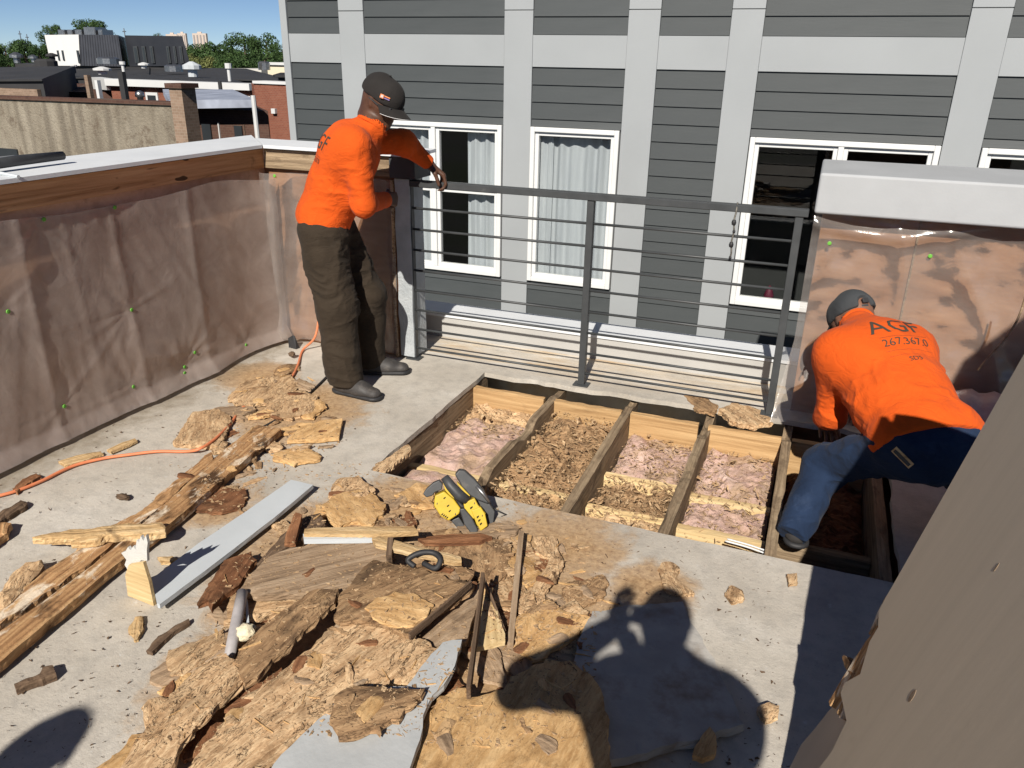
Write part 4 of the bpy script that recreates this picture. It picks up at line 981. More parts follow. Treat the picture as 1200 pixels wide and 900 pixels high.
def slab(name, px, z, th, mat, label, cat='board', grain=None, rag=.008, lump=.006, step=.035, tilt=(0, 0), group=None, smooth=False, ply=3):
    """px: outline measured in the picture, lying at height z (top), falling by tilt per metre in x and y"""
    NS[0] += 1; seed = NS[0]
    W = [G(x, y, z) for x, y in px]
    for it in range(3):
        c = np.mean(W, axis=0); W = [G(x, y, z + tilt[0] * (w[0] - c[0]) + tilt[1] * (w[1] - c[1])) for (x, y), w in zip(px, W)]
    c = np.mean(W, axis=0)
    if grain is None:
        Q = np.array(W)[:, :2] - c[:2]; u, s_, vt = np.linalg.svd(Q); gdir = vt[0]
    else:
        A, B = G(*grain[0], z), G(*grain[1], z); gdir = (B - A)[:2]
    an = math.atan2(gdir[1], gdir[0]); R = np.array([[math.cos(an), math.sin(an)], [-math.sin(an), math.cos(an)]])
    loc = [(R @ (w[:2] - c[:2])) for w in W]
    Ri = R.T; t2 = np.array(tilt)
    zf = lambda p: (p @ R) @ t2
    me = slab_mesh(name, loc, zf, th, rag, lump, step, seed, ply)
    o = bpy.data.objects.new(name, me); COL.objects.link(o); me.materials.append(M[mat])
    if smooth: me.polygons.foreach_set('use_smooth', [True] * len(me.polygons))
    o.location = (c[0], c[1], z); o.rotation_euler = (0, 0, an)
    return tag(o, label, cat, group)
T = 'torn boards in the rubbish heap'
slab('rotten_plank', [(-70, 792), (-70, 758), (0, 705), (130, 615), (162, 599), (235, 538), (247, 529), (251, 540), (228, 558), (182, 598), (140, 628), (110, 655), (45, 702), (0, 731)], .045, .035, 'plank',
     'narrower of two long rotten planks lying side by side, its end broken to a point', 'plank', ((0, 720), (235, 545)), .010, .005, .03)
slab('rotten_plank', [(-70, 832), (-70, 795), (0, 739), (45, 708), (110, 661), (181, 601), (264, 525), (301, 497), (329, 502), (215, 600), (125, 670), (0, 775)], .055, .035, 'plank',
     'wider of two long rotten planks with a clean straight edge, streaked white and brown', 'plank', ((0, 757), (315, 500)), .003, .004, .03)
slab('splintered_stick', [(37, 629), (60, 623), (84, 619), (110, 618), (150, 612), (189, 611), (193, 622), (165, 627), (128, 626), (108, 632), (82, 633), (90, 629), (60, 630)], .085, .03, 'stick', 'pale splintered stick lying across the two long planks', 'stick', None, .006, .008, .015)
slab('wood_fragment', [(-12, 610), (0, 598), (24, 585), (31, 587), (28, 592), (10, 603), (-4, 612)], .03, .025, 'splinter_dark', 'dark curled shard of bark like wood at the deck edge below the orange cord', 'wood scrap', None, .006, .012, .02)
slab('wood_fragment', [(-14, 618), (0, 611), (13, 612), (8, 624), (-8, 636)], .04, .03, 'plank', 'small split block end lying under the dark curled shard', 'wood scrap', None, .006, .008, .02)
slab('wood_fragment', [(-14, 712), (0, 692), (14, 668), (30, 658), (49, 655), (51, 661), (22, 696), (4, 712), (-14, 726)], .05, .035, 'osb', 'chunk of rotten wood with a shadowed edge above the narrower long plank', 'wood scrap', None, .010, .012, .025)
slab('wood_fragment', [(16, 800), (30, 794), (46, 788), (50, 780), (61, 778), (65, 787), (48, 794), (30, 799), (18, 804)], .035, .03, 'splinter_dark', 'short brown peg lying alone on the bare grey deck', 'wood scrap', None, .003, .005, .015)
slab('wood_fragment', [(171, 762), (185, 745), (205, 732), (221, 724), (222, 728), (208, 737), (192, 750), (178, 764)], .02, .015, 'splinter_dark', 'thin brown splinter beside the bent white board', 'wood scrap', None, .003, .004, .015)
slab('wood_fragment', [(150, 735), (158, 722), (167, 721), (168, 735), (158, 748), (160, 740), (154, 742)], .02, .015, 'stick', 'pale frayed flake in front of the upturned white end', 'wood scrap', None, .006, .008, .012)
slab('wood_fragment', [(184, 652), (202, 651), (208, 654), (200, 658), (188, 658)], .02, .015, 'stick', 'little orange tan chip by the long plank edge', 'wood scrap', None, .003, .004, .012)
# bent white painted board with its torn upturned end
wb = empty('bent_white_board', G(183, 707), 'white painted fascia board bent so that its torn fibrous end stands upright', 'board')
def child_slab(parent, *a, **k):
    o = slab(*a, None, None, **k); 
    for kk in ('label', 'category'):
        if kk in o: del o[kk]
    o.parent = parent; o.location = o.location - root_loc(parent); return o
child_slab(wb, 'painted_face', [(341, 562), (367, 568), (322, 606), (258, 655), (187, 708), (184, 707), (178, 678), (232, 637), (290, 598)], .045, .018, 'fascia', grain=((183, 700), (350, 566)), rag=.001, lump=.001, step=.06)
p0, p1 = G(153, 697), G(184, 708)
d = (p1 - p0) / np.linalg.norm(p1 - p0); nn = np.array([d[1], -d[0], 0.0])
def upright(prof, th, mat, name, lean=-.12):
    q = MB(); L = []
    for (x, y) in prof:
        r0 = ray(x, y); nv = nn + np.array([0, 0, lean]); tt = ((p0 - EYE) @ nv) / (r0 @ nv); L.append(EYE + tt * r0)
    q.prism(L, nn * th); return q.build(name, M[mat], wb)
upright([(183.5, 708), (153, 696), (150, 672), (154, 660), (171, 657), (178, 680)], .012, 'cream', 'board_core')
M['torn'] = paint('torn_white_fibre', (.56, .56, .54), .9, .05, 30, .6, None, 220)
rg = np.random.default_rng(4); pr = [(154, 695), (150, 690), (153, 684), (148, 676), (151, 670), (146, 662), (148, 656), (142, 648), (147, 646), (150, 641), (153, 645), (156, 640), (159, 644), (160, 633), (163, 636), (165, 628), (168, 634), (171, 627), (173, 636), (172, 645), (172.5, 658), (166, 656), (160, 662), (155, 661), (153, 672), (156, 684)]
q = MB(); L = []
for (x, y) in pr:
    r0 = ray(x, y); nv = nn + np.array([0, 0, -.12]); pp = p0 - nn * .004; tt = ((pp - EYE) @ nv) / (r0 @ nv); L.append(EYE + tt * r0)
q.prism(L, -nn * .010); q.build('torn_fibre', M['torn'], wb)

slab('weathered_board', [(280, 690), (293, 672), (310, 655), (340, 641), (400, 634), (455, 632), (459, 655), (434, 668), (412, 684), (395, 692), (300, 697)], .10, .025, 'weath', 'broad weathered board across the heap behind the bigger torn sheets', 'board', ((290, 680), (455, 645)), .006, .005, .04, (0, .03), T)
slab('board_shard', [(231, 706), (243, 682), (262, 655), (295, 645), (301, 655), (288, 672), (272, 690), (262, 694), (248, 710), (243, 702)], .07, .025, 'red', 'dark reddish shard standing out at the far corner of the heap', 'wood scrap', None, .008, .01, .03, (.0, -.1), T)
slab('board_shard', [(333, 635), (338, 618), (346, 599), (354, 602), (350, 618), (346, 634)], .10, .025, 'red', 'short upright reddish board end behind the weathered board', 'wood scrap', None, .004, .004, .03, (0, .3), T)
slab('board_shard', [(262, 726), (270, 695), (300, 683), (345, 680), (386, 690), (372, 700), (345, 712), (322, 718), (300, 724)], .05, .03, 'osb', 'crumbling layered shard under the weathered board', 'wood scrap', ((262, 710), (386, 690)), .012, .0084, .03, (0, 0), T)
slab('board_shard', [(300, 660), (318, 640), (336, 622), (352, 607), (375, 600), (380, 612), (360, 628), (330, 645), (312, 662)], .06, .03, 'splinter_dark', 'dark splintered lath pile beside the far end of the bent white board', 'wood scrap', None, .010, .0072, .03, (0, 0), T)
slab('sheathing_flake', [(384, 604), (378, 590), (392, 577), (430, 573), (452, 590), (449, 602), (436, 614), (412, 610), (398, 618)], .045, .02, 'tan', 'rounded tan flake with a shadowed rim behind the white batten', 'wood scrap', None, .012, .0060, .03, (0, 0), T)
slab('sheathing_flake', [(384, 578), (396, 560), (420, 556), (433, 566), (440, 574), (420, 580), (398, 583)], .035, .02, 'osb', 'cracked tan flake lying farther back towards the opening', 'wood scrap', None, .012, .0072, .03, (0, 0), T)
slab('sheathing_flake', [(455, 590), (470, 580), (476, 582), (466, 592), (458, 594)], .02, .015, 'weath', 'small brown chip on the dusty deck before the saw', 'wood scrap', None, .003, .005, .015)
# the big rotten sheets in front
slab('rotten_sheathing', [(120, 920), (148, 886), (168, 856), (198, 812), (232, 780), (264, 764), (276, 772), (284, 790), (268, 812), (246, 836), (226, 858), (206, 884), (192, 920)], .085, .0225, 'osb', 'long fibrous slab with a black split beside it, nearest the empty deck', 'sheathing', ((150, 890), (270, 775)), .014, .0084, .03, (0, .04), T)
slab('rotten_sheathing', [(272, 775), (290, 752), (318, 726), (345, 704), (372, 690), (397, 688), (392, 706), (372, 724), (352, 742), (330, 762), (306, 786), (286, 800)], .11, .0225, 'ply', 'dark weathered strip of sheathing rising up the middle of the heap', 'sheathing', ((280, 785), (395, 690)), .012, .0060, .03, (0, .04), T)
slab('rotten_sheathing', [(206, 920), (228, 886), (249, 863), (274, 838), (298, 814), (340, 778), (370, 754), (400, 730), (440, 722), (482, 738), (514, 758), (504, 778), (484, 798), (446, 803), (398, 812), (384, 836), (352, 862), (318, 898), (306, 920)], .10, .0225, 'osb', 'widest crumbling tan sheet in the middle of the heap', 'sheathing', ((220, 890), (440, 725)), .014, .0090, .035, (0, 0), T)
slab('rotten_sheathing', [(392, 724), (396, 700), (416, 676), (438, 654), (478, 664), (520, 672), (556, 684), (540, 698), (508, 722), (482, 744), (456, 732), (430, 728)], .125, .0188, 'ply', 'stained plywood square with a pale knot ring on top of the heap', 'sheathing', ((400, 720), (520, 672)), .010, .007, .035, (.02, 0), T)
slab('rotten_sheathing', [(428, 712), (440, 700), (462, 692), (490, 697), (508, 708), (500, 722), (470, 732), (446, 728)], .137, .0090, 'tan', 'thin peeled veneer patch lying on the stained plywood square', 'sheathing', None, .012, .0048, .03, (.02, 0), T)
slab('rotten_sheathing', [(262, 830), (300, 800), (330, 780), (336, 800), (372, 806), (386, 816), (382, 838), (352, 862), (330, 880), (316, 862), (290, 850)], .078, .0150, 'red', 'orange brown layer peeling from the widest sheet beside the grey board', 'sheathing', ((270, 840), (385, 815)), .014, .0060, .03, (0, 0), T)
slab('rotten_sheathing', [(197, 762), (228, 752), (262, 735), (266, 755), (240, 772), (214, 788), (198, 790)], .03, .0150, 'osb', 'low tan flake half under the long fibrous slab beside the grey pipe', 'sheathing', None, .014, .0072, .03, (0, 0), T)
slab('grey_topped_board', [(304, 920), (330, 884), (352, 862), (385, 834), (398, 812), (446, 806), (476, 804), (500, 774), (519, 752), (541, 749), (533, 780), (520, 802), (507, 814), (496, 838), (492, 866), (480, 900), (474, 920)], .115, .022, 'greymem', 'long pale grey coated board with a bite out of its side', 'board', ((330, 890), (530, 755)), .004, .002, .05, (0, 0), T)
slab('sheathing_flake', [(387, 838), (394, 814), (420, 803), (460, 806), (498, 806), (494, 814), (486, 824), (474, 830), (468, 842), (452, 846), (446, 858), (432, 852), (414, 862), (396, 862)], .145, .02, 'ply', 'ragged dark flake with tan torn edge lying on the grey coated board', 'wood scrap', ((390, 840), (495, 808)), .012, .0048, .025, (0, 0), T)
slab('rotten_sheathing', [(486, 925), (490, 880), (500, 836), (512, 814), (545, 806), (552, 816), (590, 808), (598, 792), (640, 770), (668, 772), (700, 800), (712, 850), (716, 925)], .075, .0225, 'tan', 'broad golden tan sheet at the front edge half in the photographer shadow', 'sheathing', ((500, 900), (560, 812)), .012, .0072, .035, (0, 0), T)
slab('weathered_board', [(484, 745), (496, 716), (520, 700), (556, 682), (566, 690), (556, 720), (546, 750), (520, 752), (505, 758)], .075, .02, 'weath', 'greyish brown board corner between the dark shade strip and the leaning dark metal strip', 'board', ((490, 740), (560, 690)), .005, .006, .035, (0, 0), T)
slab('board_shard', [(557, 758), (563, 720), (568, 684), (578, 700), (592, 742), (592, 750)], .08, .02, 'cream', 'pale triangular board offcut beside the leaning dark strip', 'board', None, .003, .003, .03, (0, 0), T)
slab('grey_topped_board', [(668, 786), (676, 752), (694, 716), (745, 708), (800, 704), (815, 735), (838, 772), (852, 806), (872, 848), (830, 862), (786, 872), (738, 886), (700, 892), (684, 840)],   .045, .03, 'dirtymem', 'square grey coated sheet lying in the photographer shadow', 'sheathing', ((670, 790), (800, 705)), .008, .005, .04, (0, 0), T)
slab('sheathing_flake', [(771, 664), (778, 657), (789, 657), (797, 664), (794, 676), (806, 686), (814, 694), (796, 694), (782, 690), (775, 680)], .02, .018, 'osb', 'yellowish bread like flake on the grey deck before the third joist bay', 'wood scrap', None, .010, .0072, .018)
slab('sheathing_flake', [(849, 694), (857, 685), (868, 690), (872, 700), (858, 704)], .02, .015, 'osb', 'small orange flake on the bare grey deck farther from the heap', 'wood scrap', None, .006, .008, .015)
slab('sheathing_flake', [(888, 828), (902, 822), (914, 826), (912, 838), (898, 842)], .03, .02, 'osb', 'flake of wood on the edge of the broad shade', 'wood scrap', None, .006, .008, .015)
slab('sheathing_flake', [(922, 672), (934, 671), (935, 682), (924, 684)], .02, .015, 'osb', 'square tan chip at the corner where shade meets the opening', 'wood scrap', None, .004, .006, .015)
slab('sheathing_flake', [(812, 884), (820, 868), (832, 850), (840, 862), (838, 882), (824, 888)], .05, .02, 'tan', 'bright wedge of wood poking from the photographer shadow', 'wood scrap', None, .005, .006, .02)
slab('rotten_sheathing', [(604, 704), (620, 690), (640, 664), (652, 640), (660, 655), (650, 680), (640, 700), (618, 716)], .035, .0150, 'osb', 'cracked tan slab right of the thin standing strip nearer the opening', 'sheathing', None, .012, .0060, .03, (0, 0), T)
slab('rotten_sheathing', [(602, 756), (606, 722), (642, 702), (664, 716), (698, 724), (676, 742), (650, 758), (626, 772)], .045, .0150, 'tan', 'cracked tan slab right of the thin standing strip nearer the heap', 'sheathing', None, .012, .0060, .03, (0, 0), T)
slab('rotten_sheathing', [(540, 640), (575, 628), (598, 640), (596, 672), (580, 682), (560, 676), (544, 668)], .04, .0150, 'ply', 'flat crumbling piece just in front of the saw', 'sheathing', None, .014, .0072, .03, (0, 0), T)
slab('rotten_sheathing', [(470, 672), (492, 662), (530, 660), (556, 668), (548, 680), (512, 676)], .10, .0150, 'ply', 'brown strip of sheathing beside the black loop', 'sheathing', None, .01, .008, .03, (0, 0), T)
slab('rotten_sheathing', [(842, 478), (862, 470), (900, 482), (906, 494), (884, 499), (858, 494)], .006, .0263, 'osb', 'crumbling rotten edge of decking at the far corner of the opening', 'sheathing', None, .014, .008, .018)
slab('rotten_sheathing', [(800, 462), (824, 464), (842, 474), (838, 484), (816, 478)], .004, .0225, 'ply', 'dark rotten edge of decking over the back end of a joist', 'sheathing', None, .012, .006, .018)
slab('rotten_sheathing', [(436, 548), (452, 536), (478, 520), (482, 526), (462, 544), (446, 556)], .004, .0225, 'osb', 'torn sheathing edge at the front corner of the opening by the outermost joist', 'sheathing', None, .010, .006, .018)
slab('board_shard', [(203, 518), (214, 500), (226, 482), (252, 478), (270, 486), (266, 508), (254, 522), (226, 520)], .03, .025, 'osb', 'layered tan offcut by the orange cord in front of the long low wall', 'wood scrap', None, .010, .0072, .025)
slab('board_shard', [(336, 515), (352, 500), (376, 492), (401, 490), (397, 512), (364, 515)], .03, .02, 'tan', 'thin tan offcut beyond the top end of the long planks', 'wood scrap', None, .005, .005, .03)
slab('board_shard', [(267, 465), (282, 448), (310, 442), (342, 438), (352, 452), (330, 470), (296, 474), (276, 476)], .03, .02, 'osb', 'broken brown sheet crossed by the orange cord near the wall', 'wood scrap', None, .014, .0060, .03)
slab('board_shard', [(310, 478), (330, 462), (352, 456), (372, 462), (366, 482), (342, 490), (322, 490)], .025, .02, 'osb', 'crumbled tan sheet between the cord and the worker', 'wood scrap', None, .014, .0060, .03)
slab('splintered_stick', [(68, 540), (90, 533), (118, 528), (121, 531), (100, 538), (76, 545)], .02, .012, 'stick', 'yellow splinter lying in the grime below the plastic sheet', 'stick', None, .003, .004, .012)
slab('splintered_stick', [(125, 527), (142, 519), (158, 513), (161, 516), (146, 523), (130, 530)], .02, .012, 'stick', 'short brown splinter farther along the foot of the plastic sheet', 'stick', None, .003, .004, .012)
slab('splintered_stick', [(14, 572), (26, 560), (42, 553), (48, 557), (32, 566), (20, 576)], .02, .02, 'red', 'reddish splinter cluster in the grime at the wall foot', 'stick', None, .006, .006, .012)
slab('splintered_stick', [(436, 630), (445, 628), (490, 640), (540, 652), (541, 657), (530, 657), (485, 647), (440, 636)], .15, .02, 'stick', 'pale square edged stick slanting across the heap below the batten', 'stick', None, .003, .004, .02)
slab('splintered_stick', [(490, 630), (515, 626), (562, 624), (577, 628), (562, 634), (498, 635)], .06, .018, 'red', 'thin reddish lath reaching towards the saw', 'stick', None, .003, .004, .02)
bt = empty('white_edged_batten', G(395, 625, .12), 'batten with a clean white painted edge lying on top of the heap', 'stick')
child_slab(bt, 'wood_top', [(357, 619), (420, 617), (485, 616), (490, 622), (436, 626), (356, 625)], .14, .02, 'stick', rag=.003, lump=.003, step=.025)
child_slab(bt, 'painted_edge', [(355, 625.5), (436, 626.5), (436, 631), (356, 632)], .125, .02, 'fascia', rag=.0005, lump=.0005, step=.05)
def strip(name, px0, px1, z0, z1, w, h, mat, label, cat='strip'):
    A, B = G(*px0, z0), G(*px1, z1); d = (B - A) / np.linalg.norm(B - A); s = np.cross(d, [0, 0, 1.0]); s /= np.linalg.norm(s); u = np.cross(s, d)
    q = MB(); q.obox((A + B) / 2, (B - A) / 2, s * w, u * h); o = q.build(name, M[mat], loc=(A + B) / 2); local_frame(o, d, u); return tag(o, label, cat)
strip('thin_strip', (480, 746), (552, 684), .145, .16, .004, .012, 'splinter_dark', 'dark strip standing in for the shade along the edge of the stained plywood square')  # dark strip put in for the shade at the plywood square's edge
strip('thin_strip', (549, 812), (566, 678), .10, .16, .006, .028, 'splinter_dark', 'dark strip leaning beside the end of the grey coated board')
strip('wood_strip', (598, 757), (611, 625), .03, .06, .010, .014, 'weath', 'thin brown strip lying straight towards the opening beside the saw')
strip('thin_strip', (567, 680), (591, 742), .10, .05, .004, .012, 'splinter_dark', 'thin dark sliver along the pale triangular offcut')
strip('thin_strip', (456, 655), (458, 634), .12, .14, .010, .02, 'splinter_dark', 'dark block end between the batten and the black loop')
A, B = G(269, 770, .05), G(284, 694, .10)
mb = MB(); mb.tube([A, A + (B - A) * .3, A + (B - A) * .7, B], [.017, .0185, .0185, .018], 14)
tag(mb.build('grey_pipe', paint('dull_grey_pipe', (.34, .32, .32), .6, .2, 20, .1), loc=A, smooth=True), 'short grey pipe sticking out of the heap beside a pale lump', 'pipe')
A, B = G(291, 735, .05), G(289, 705, .06); mb = MB(); mb.obox((A + B) / 2, (B - A) / 2, (.005, 0, 0), (0, 0, .01)); tag(mb.build('thin_strip', M['fascia'], loc=A), 'slim white strip beside the short grey pipe', 'strip')
def blob(name, px, z, r, mat, label, cat, seed, sq=(1, 1, 1), amp=.35, fr=3.0):
    bm = bmesh.new(); bmesh.ops.create_icosphere(bm, subdivisions=3, radius=1); P = np.array([v.co[:] for v in bm.verts])
    k = 1 + amp * fbm(P * fr, 4, seed)
    for v, q in zip(bm.verts, (P * k[:, None]) * r * np.array(sq)): v.co = q.tolist()
    me = bpy.data.meshes.new(name); bm.to_mesh(me); bm.free(); o = link_mesh(name, me, M[mat], None, True); o.location = G(*px, z).tolist(); return tag(o, label, cat)
M['foam'] = paint('pale_foam', (.70, .62, .44), .95, .1, 40, .6, None, 200)
blob('foam_lump', (288, 740), .07, .03, 'foam', 'pale crumbly foam lump beside the short grey pipe', 'foam', 3, (1, 1, .8), .5, 4)
blob('dirt_clod', (144, 582), .015, .022, 'splinter_dark', 'dark clod lying alone on the bare deck below the cord', 'clod', 4, (1.5, .8, .5), .6, 4)
blob('dirt_clod', (342, 455 - 40), .03, .02, 'splinter_dark', 'small brown clod at the foot of the corner plastic', 'clod', 5, (1, 1, .8), .6, 4)
c = [G(486, 664, .125), G(478, 656, .14), G(492, 648, .16), G(508, 648, .16), G(516, 656, .15), G(510, 666, .13), G(496, 660, .13)]
mb = MB(); mb.tube(smooth_path(c), .010, 8); tag(mb.build('black_loop', M['blackrub'], loc=c[0], smooth=True), 'black rubber loop half buried in the heap under the slanting stick', 'strap')
cp = [G(x, y, .012 + (.02 if 235 < x < 270 else 0)) for x, y in ((-60, 594), (-10, 583), (20, 575), (50, 563), (72, 552), (92, 544), (122, 537), (150, 533), (185, 529), (218, 529), (236, 525), (256, 511), (272, 494), (283, 479), (305, 467), (328, 456), (341, 443), (349, 428), (355, 410))]
cp += [np.array(v) for v in ((-2.88, 4.00, .10), (-2.86, 4.05, .30), (-2.83, 4.06, .5), (-2.80, 4.0, .62))]
mb = MB(); mb.tube(smooth_path(cp), .0075, 8); tag(mb.build('extension_cord', M['orangecord'], loc=cp[3], smooth=True), 'faded orange extension cord snaking from the worker along the foot of the low wall', 'cord')
cp = [G(x, y, .01) for x, y in ((300, 505), (330, 488), (352, 470), (372, 452), (384, 440))]
mb = MB(); mb.tube(smooth_path(cp), .006, 6); tag(mb.build('black_cable', M['blackrub'], loc=cp[0], smooth=True), 'thin black cable lying beside the orange cord behind the worker', 'cord')
# rolled tarp and board end on the white coping
A, B = onX(-10, 200, -3.42), onX(84, 196, -3.42)
mb = MB(); P0, P1 = np.array([-3.38, 2.35, 1.295]), np.array([-3.40, 2.84, 1.30])
mb.tube([P0, P0 * .5 + P1 * .5 + [0, 0, .004], P1], [.022, .024, .02], 10); o = mb.build('rolled_tarp', M['darkplastic'], loc=P0, smooth=True); tag(o, 'rolled black tarp lying on the white coping of the long low wall', 'tarp')
mb = MB(); mb.add([(-3.60, 1.7, 1.268), (-3.36, 1.7, 1.268), (-3.42, 2.35, 1.27), (-3.60, 2.75, 1.27), (-3.60, 1.7, 1.30), (-3.36, 1.7, 1.29), (-3.43, 2.35, 1.285), (-3.60, 2.75, 1.30)], [(3, 2, 1, 0), (4, 5, 6, 7), (0, 1, 5, 4), (1, 2, 6, 5), (2, 3, 7, 6), (3, 0, 4, 7)])
tag(mb.build('metal_sheet', paint('grey_sheet', (.20, .205, .21), .6, .3, 6), loc=(-3.5, 2.2, 1.27)), 'flat grey panel resting on the white coping behind the rolled tarp', 'sheet')
p = [onX(20, 213, -3.2), onX(28, 206, -3.25), onX(20, 200, -3.35)]
mb = MB(); mb.tube([(-3.19, 2.43, 1.262), (-3.30, 2.44, 1.268), (-3.45, 2.40, 1.275)], .008, 6); tag(mb.build('tie_bar', M['fascia'], loc=(-3.2, 2.43, 1.262)), 'small pale tie bar sticking over the edge of the white coping', 'bar')
# roll of insulation in its bag and a stick behind the crouching worker
c = np.array([.80, 4.02, .17])
mb = MB(); ax = np.array([.62, -.1, .05]); n = 20
mb.tube([c - ax * .5 + ax * k / n for k in range(n + 1)], [.155 + .01 * math.sin(k * 1.9) if 0 < k < n else .12 for k in range(n + 1)], 20)
M['pinkbag'] = paint('bagged_pink_insulation', (.48, .33, .31), .4, .15, 12, .4, ((.6, .55, .53), .55, .7, .6), 40)
tag(mb.build('insulation_roll', M['pinkbag'], loc=c, smooth=True), 'bagged roll of pink insulation between the crouching worker and the plywood', 'insulation')
pp = [onY(x, y, 3.9) for x, y in ((1146, 434), (1160, 417), (1174, 402), (1186, 386), (1196, 366), (1204, 340))]
mb = MB(); mb.tube(smooth_path(pp), .005, 7); tag(mb.build('rope', M['weath'], loc=pp[0], smooth=True), 'tan rope rising behind the roll of insulation', 'rope')

# ------------------------------------------------------------------ insulation and rotten fill between the joists
t = NT('pink_insulation'); v = t.map(); n1 = t.noise(v, 12, 8, .7); 
c = t.ramp(n1, [(.3, (.45, .29, .24)), (.5, (.60, .42, .36)), (.7, (.68, .53, .46))])
c = t.mix(t.ramp(t.noise(v, 6, 7, .7, .5), [(.44, 0.0), (.60, .8)]), c, (.42, .29, .18))
M['pink'] = t.fin(c, .95, t.bump(t.noise(v, 90, 6, .8), 1.0, .012), spec=.05)
def pile(name, x0, x1, y0, y1, z, amp, mat, label, seed, fr=9, rim=.05, sharp=0, cat='insulation', group=None):
    nx, ny = max(8, int((x1 - x0) / .016)), max(8, int((y1 - y0) / .016))
    U, V = np.meshgrid(np.linspace(x0, x1, nx + 1), np.linspace(y0, y1, ny + 1), indexing='ij'); P = np.c_[U.ravel(), V.ravel()]
    f = fbm(P * fr, 5, seed, .55) * amp * .6 + .007 * fbm(P * 55, 3, seed + 20)
    if sharp: f += sharp * (1 - np.abs(vnoise(P * fr * 1.3, seed + 9))) ** 2 - sharp * .4 + .25 * sharp * vnoise(P * fr * 5, seed + 4)
    ed = np.minimum(np.minimum(P[:, 0] - x0, x1 - P[:, 0]), np.minimum(P[:, 1] - y0, y1 - P[:, 1])); f -= rim * np.clip(1 - ed / .05, 0, 1) ** 2
    fs = [(i * (ny + 1) + j, (i + 1) * (ny + 1) + j, (i + 1) * (ny + 1) + j + 1, i * (ny + 1) + j + 1) for i in range(nx) for j in range(ny)]
    top = np.c_[P, z + f]; nb = len(top)
    bo = [i * (ny + 1) for i in range(nx + 1)] + [nx * (ny + 1) + j for j in range(1, ny + 1)] + [i * (ny + 1) + ny for i in range(nx - 1, -1, -1)] + [j for j in range(ny - 1, 0, -1)]
    V2 = top.tolist() + [[top[i][0], top[i][1], -.298] for i in bo]; m = len(bo)
    fs += [(bo[k], nb + k, nb + (k + 1) % m, bo[(k + 1) % m]) for k in range(m)] + [tuple(nb + k for k in range(m))[::-1]]
    me = bpy.data.meshes.new(name); me.from_pydata(V2, [], fs); me.update()
    o = link_mesh(name, me, M[mat], None, False, ((x0 + x1) / 2, (y0 + y1) / 2, -.298)); return tag(o, label, cat, group)
J = [x for x in JX]; w = .03
GI = 'insulation between the joists'
pile('insulation_batt', J[0] + w, J[1] - w, 2.62, 3.09, -.13, .035, 'pink', 'clean pink insulation batt in the outermost bay right behind the saw', 1, 7, group=GI)
pile('insulation_batt', J[0] + w, J[1] - w, 3.15, 3.78, -.15, .04, 'pink', 'dusty pink insulation batt farther back in the outermost bay', 2, 8, .05, .02, group=GI)
pile('rotten_rubble', J[0] + w, J[1] - w, 3.79, 3.95, -.15, .04, 'osb', 'crumbled rotten wood against the header in the outermost bay', 3, 12, .04, .04, 'rubble')
pile('rotten_rubble', J[1] + w, J[2] - w, 2.62, 3.10, -.14, .05, 'ply', 'heap of brown rotten wood in the second bay by the front edge', 4, 9, .04, .06, 'rubble')
pile('rotten_rubble', J[1] + w, J[2] - w, 3.16, 3.95, -.135, .05, 'ply', 'large heap of brown rotten wood filling the second bay', 5, 9, .04, .07, 'rubble')
pile('rotten_rubble', J[2] + w, J[3] - w, 2.62, 3.05, -.15, .05, 'osb', 'rotten wood flakes behind the front blocking of the third bay', 6, 11, .04, .06, 'rubble')
pile('rotten_rubble', J[2] + w, J[3] - w, 3.11, 3.38, -.185, .04, 'ply', 'dark rotten wood between the two pale blocks of the third bay', 7, 11, .04, .06, 'rubble')
pile('insulation_batt', J[2] + w, J[3] - w, 3.44, 3.95, -.165, .05, 'pink', 'torn pink insulation batt under the header of the third bay', 8, 8, .04, .03, group=GI)
pile('insulation_batt', J[3] + w, J[4] - w, 2.62, 3.01, -.18, .04, 'pink', 'pink insulation batt at the front edge of the fourth bay', 9, 8, .04, .02, group=GI)
pile('insulation_batt', J[3] + w, J[4] - w, 3.07, 3.37, -.165, .035, 'pink', 'wood dusted pink insulation batt between the blocks of the fourth bay', 10, 10, .04, .03, group=GI)
pile('insulation_batt', J[3] + w, J[4] - w, 3.43, 3.95, -.165, .05, 'pink', 'pink insulation batt under the header of the fourth bay', 11, 8, .04, .03, group=GI)
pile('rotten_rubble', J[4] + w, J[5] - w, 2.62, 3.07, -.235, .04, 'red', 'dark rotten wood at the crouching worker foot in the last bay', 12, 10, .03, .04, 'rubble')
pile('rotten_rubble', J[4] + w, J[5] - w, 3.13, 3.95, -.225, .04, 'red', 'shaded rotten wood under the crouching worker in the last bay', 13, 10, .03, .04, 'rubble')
cw = [G(x, y, -.06) for x, y in ((850, 634), (872, 640), (890, 646), (905, 652))]
mb = MB(); mb.tube(smooth_path(cw), .004, 6); mb.tube([p + [.006, .012, .004] for p in smooth_path(cw)], .004, 6); tag(mb.build('white_cable', M['white'], loc=cw[0], smooth=True), 'white electric cable in the fourth bay next to the worker foot', 'cable')
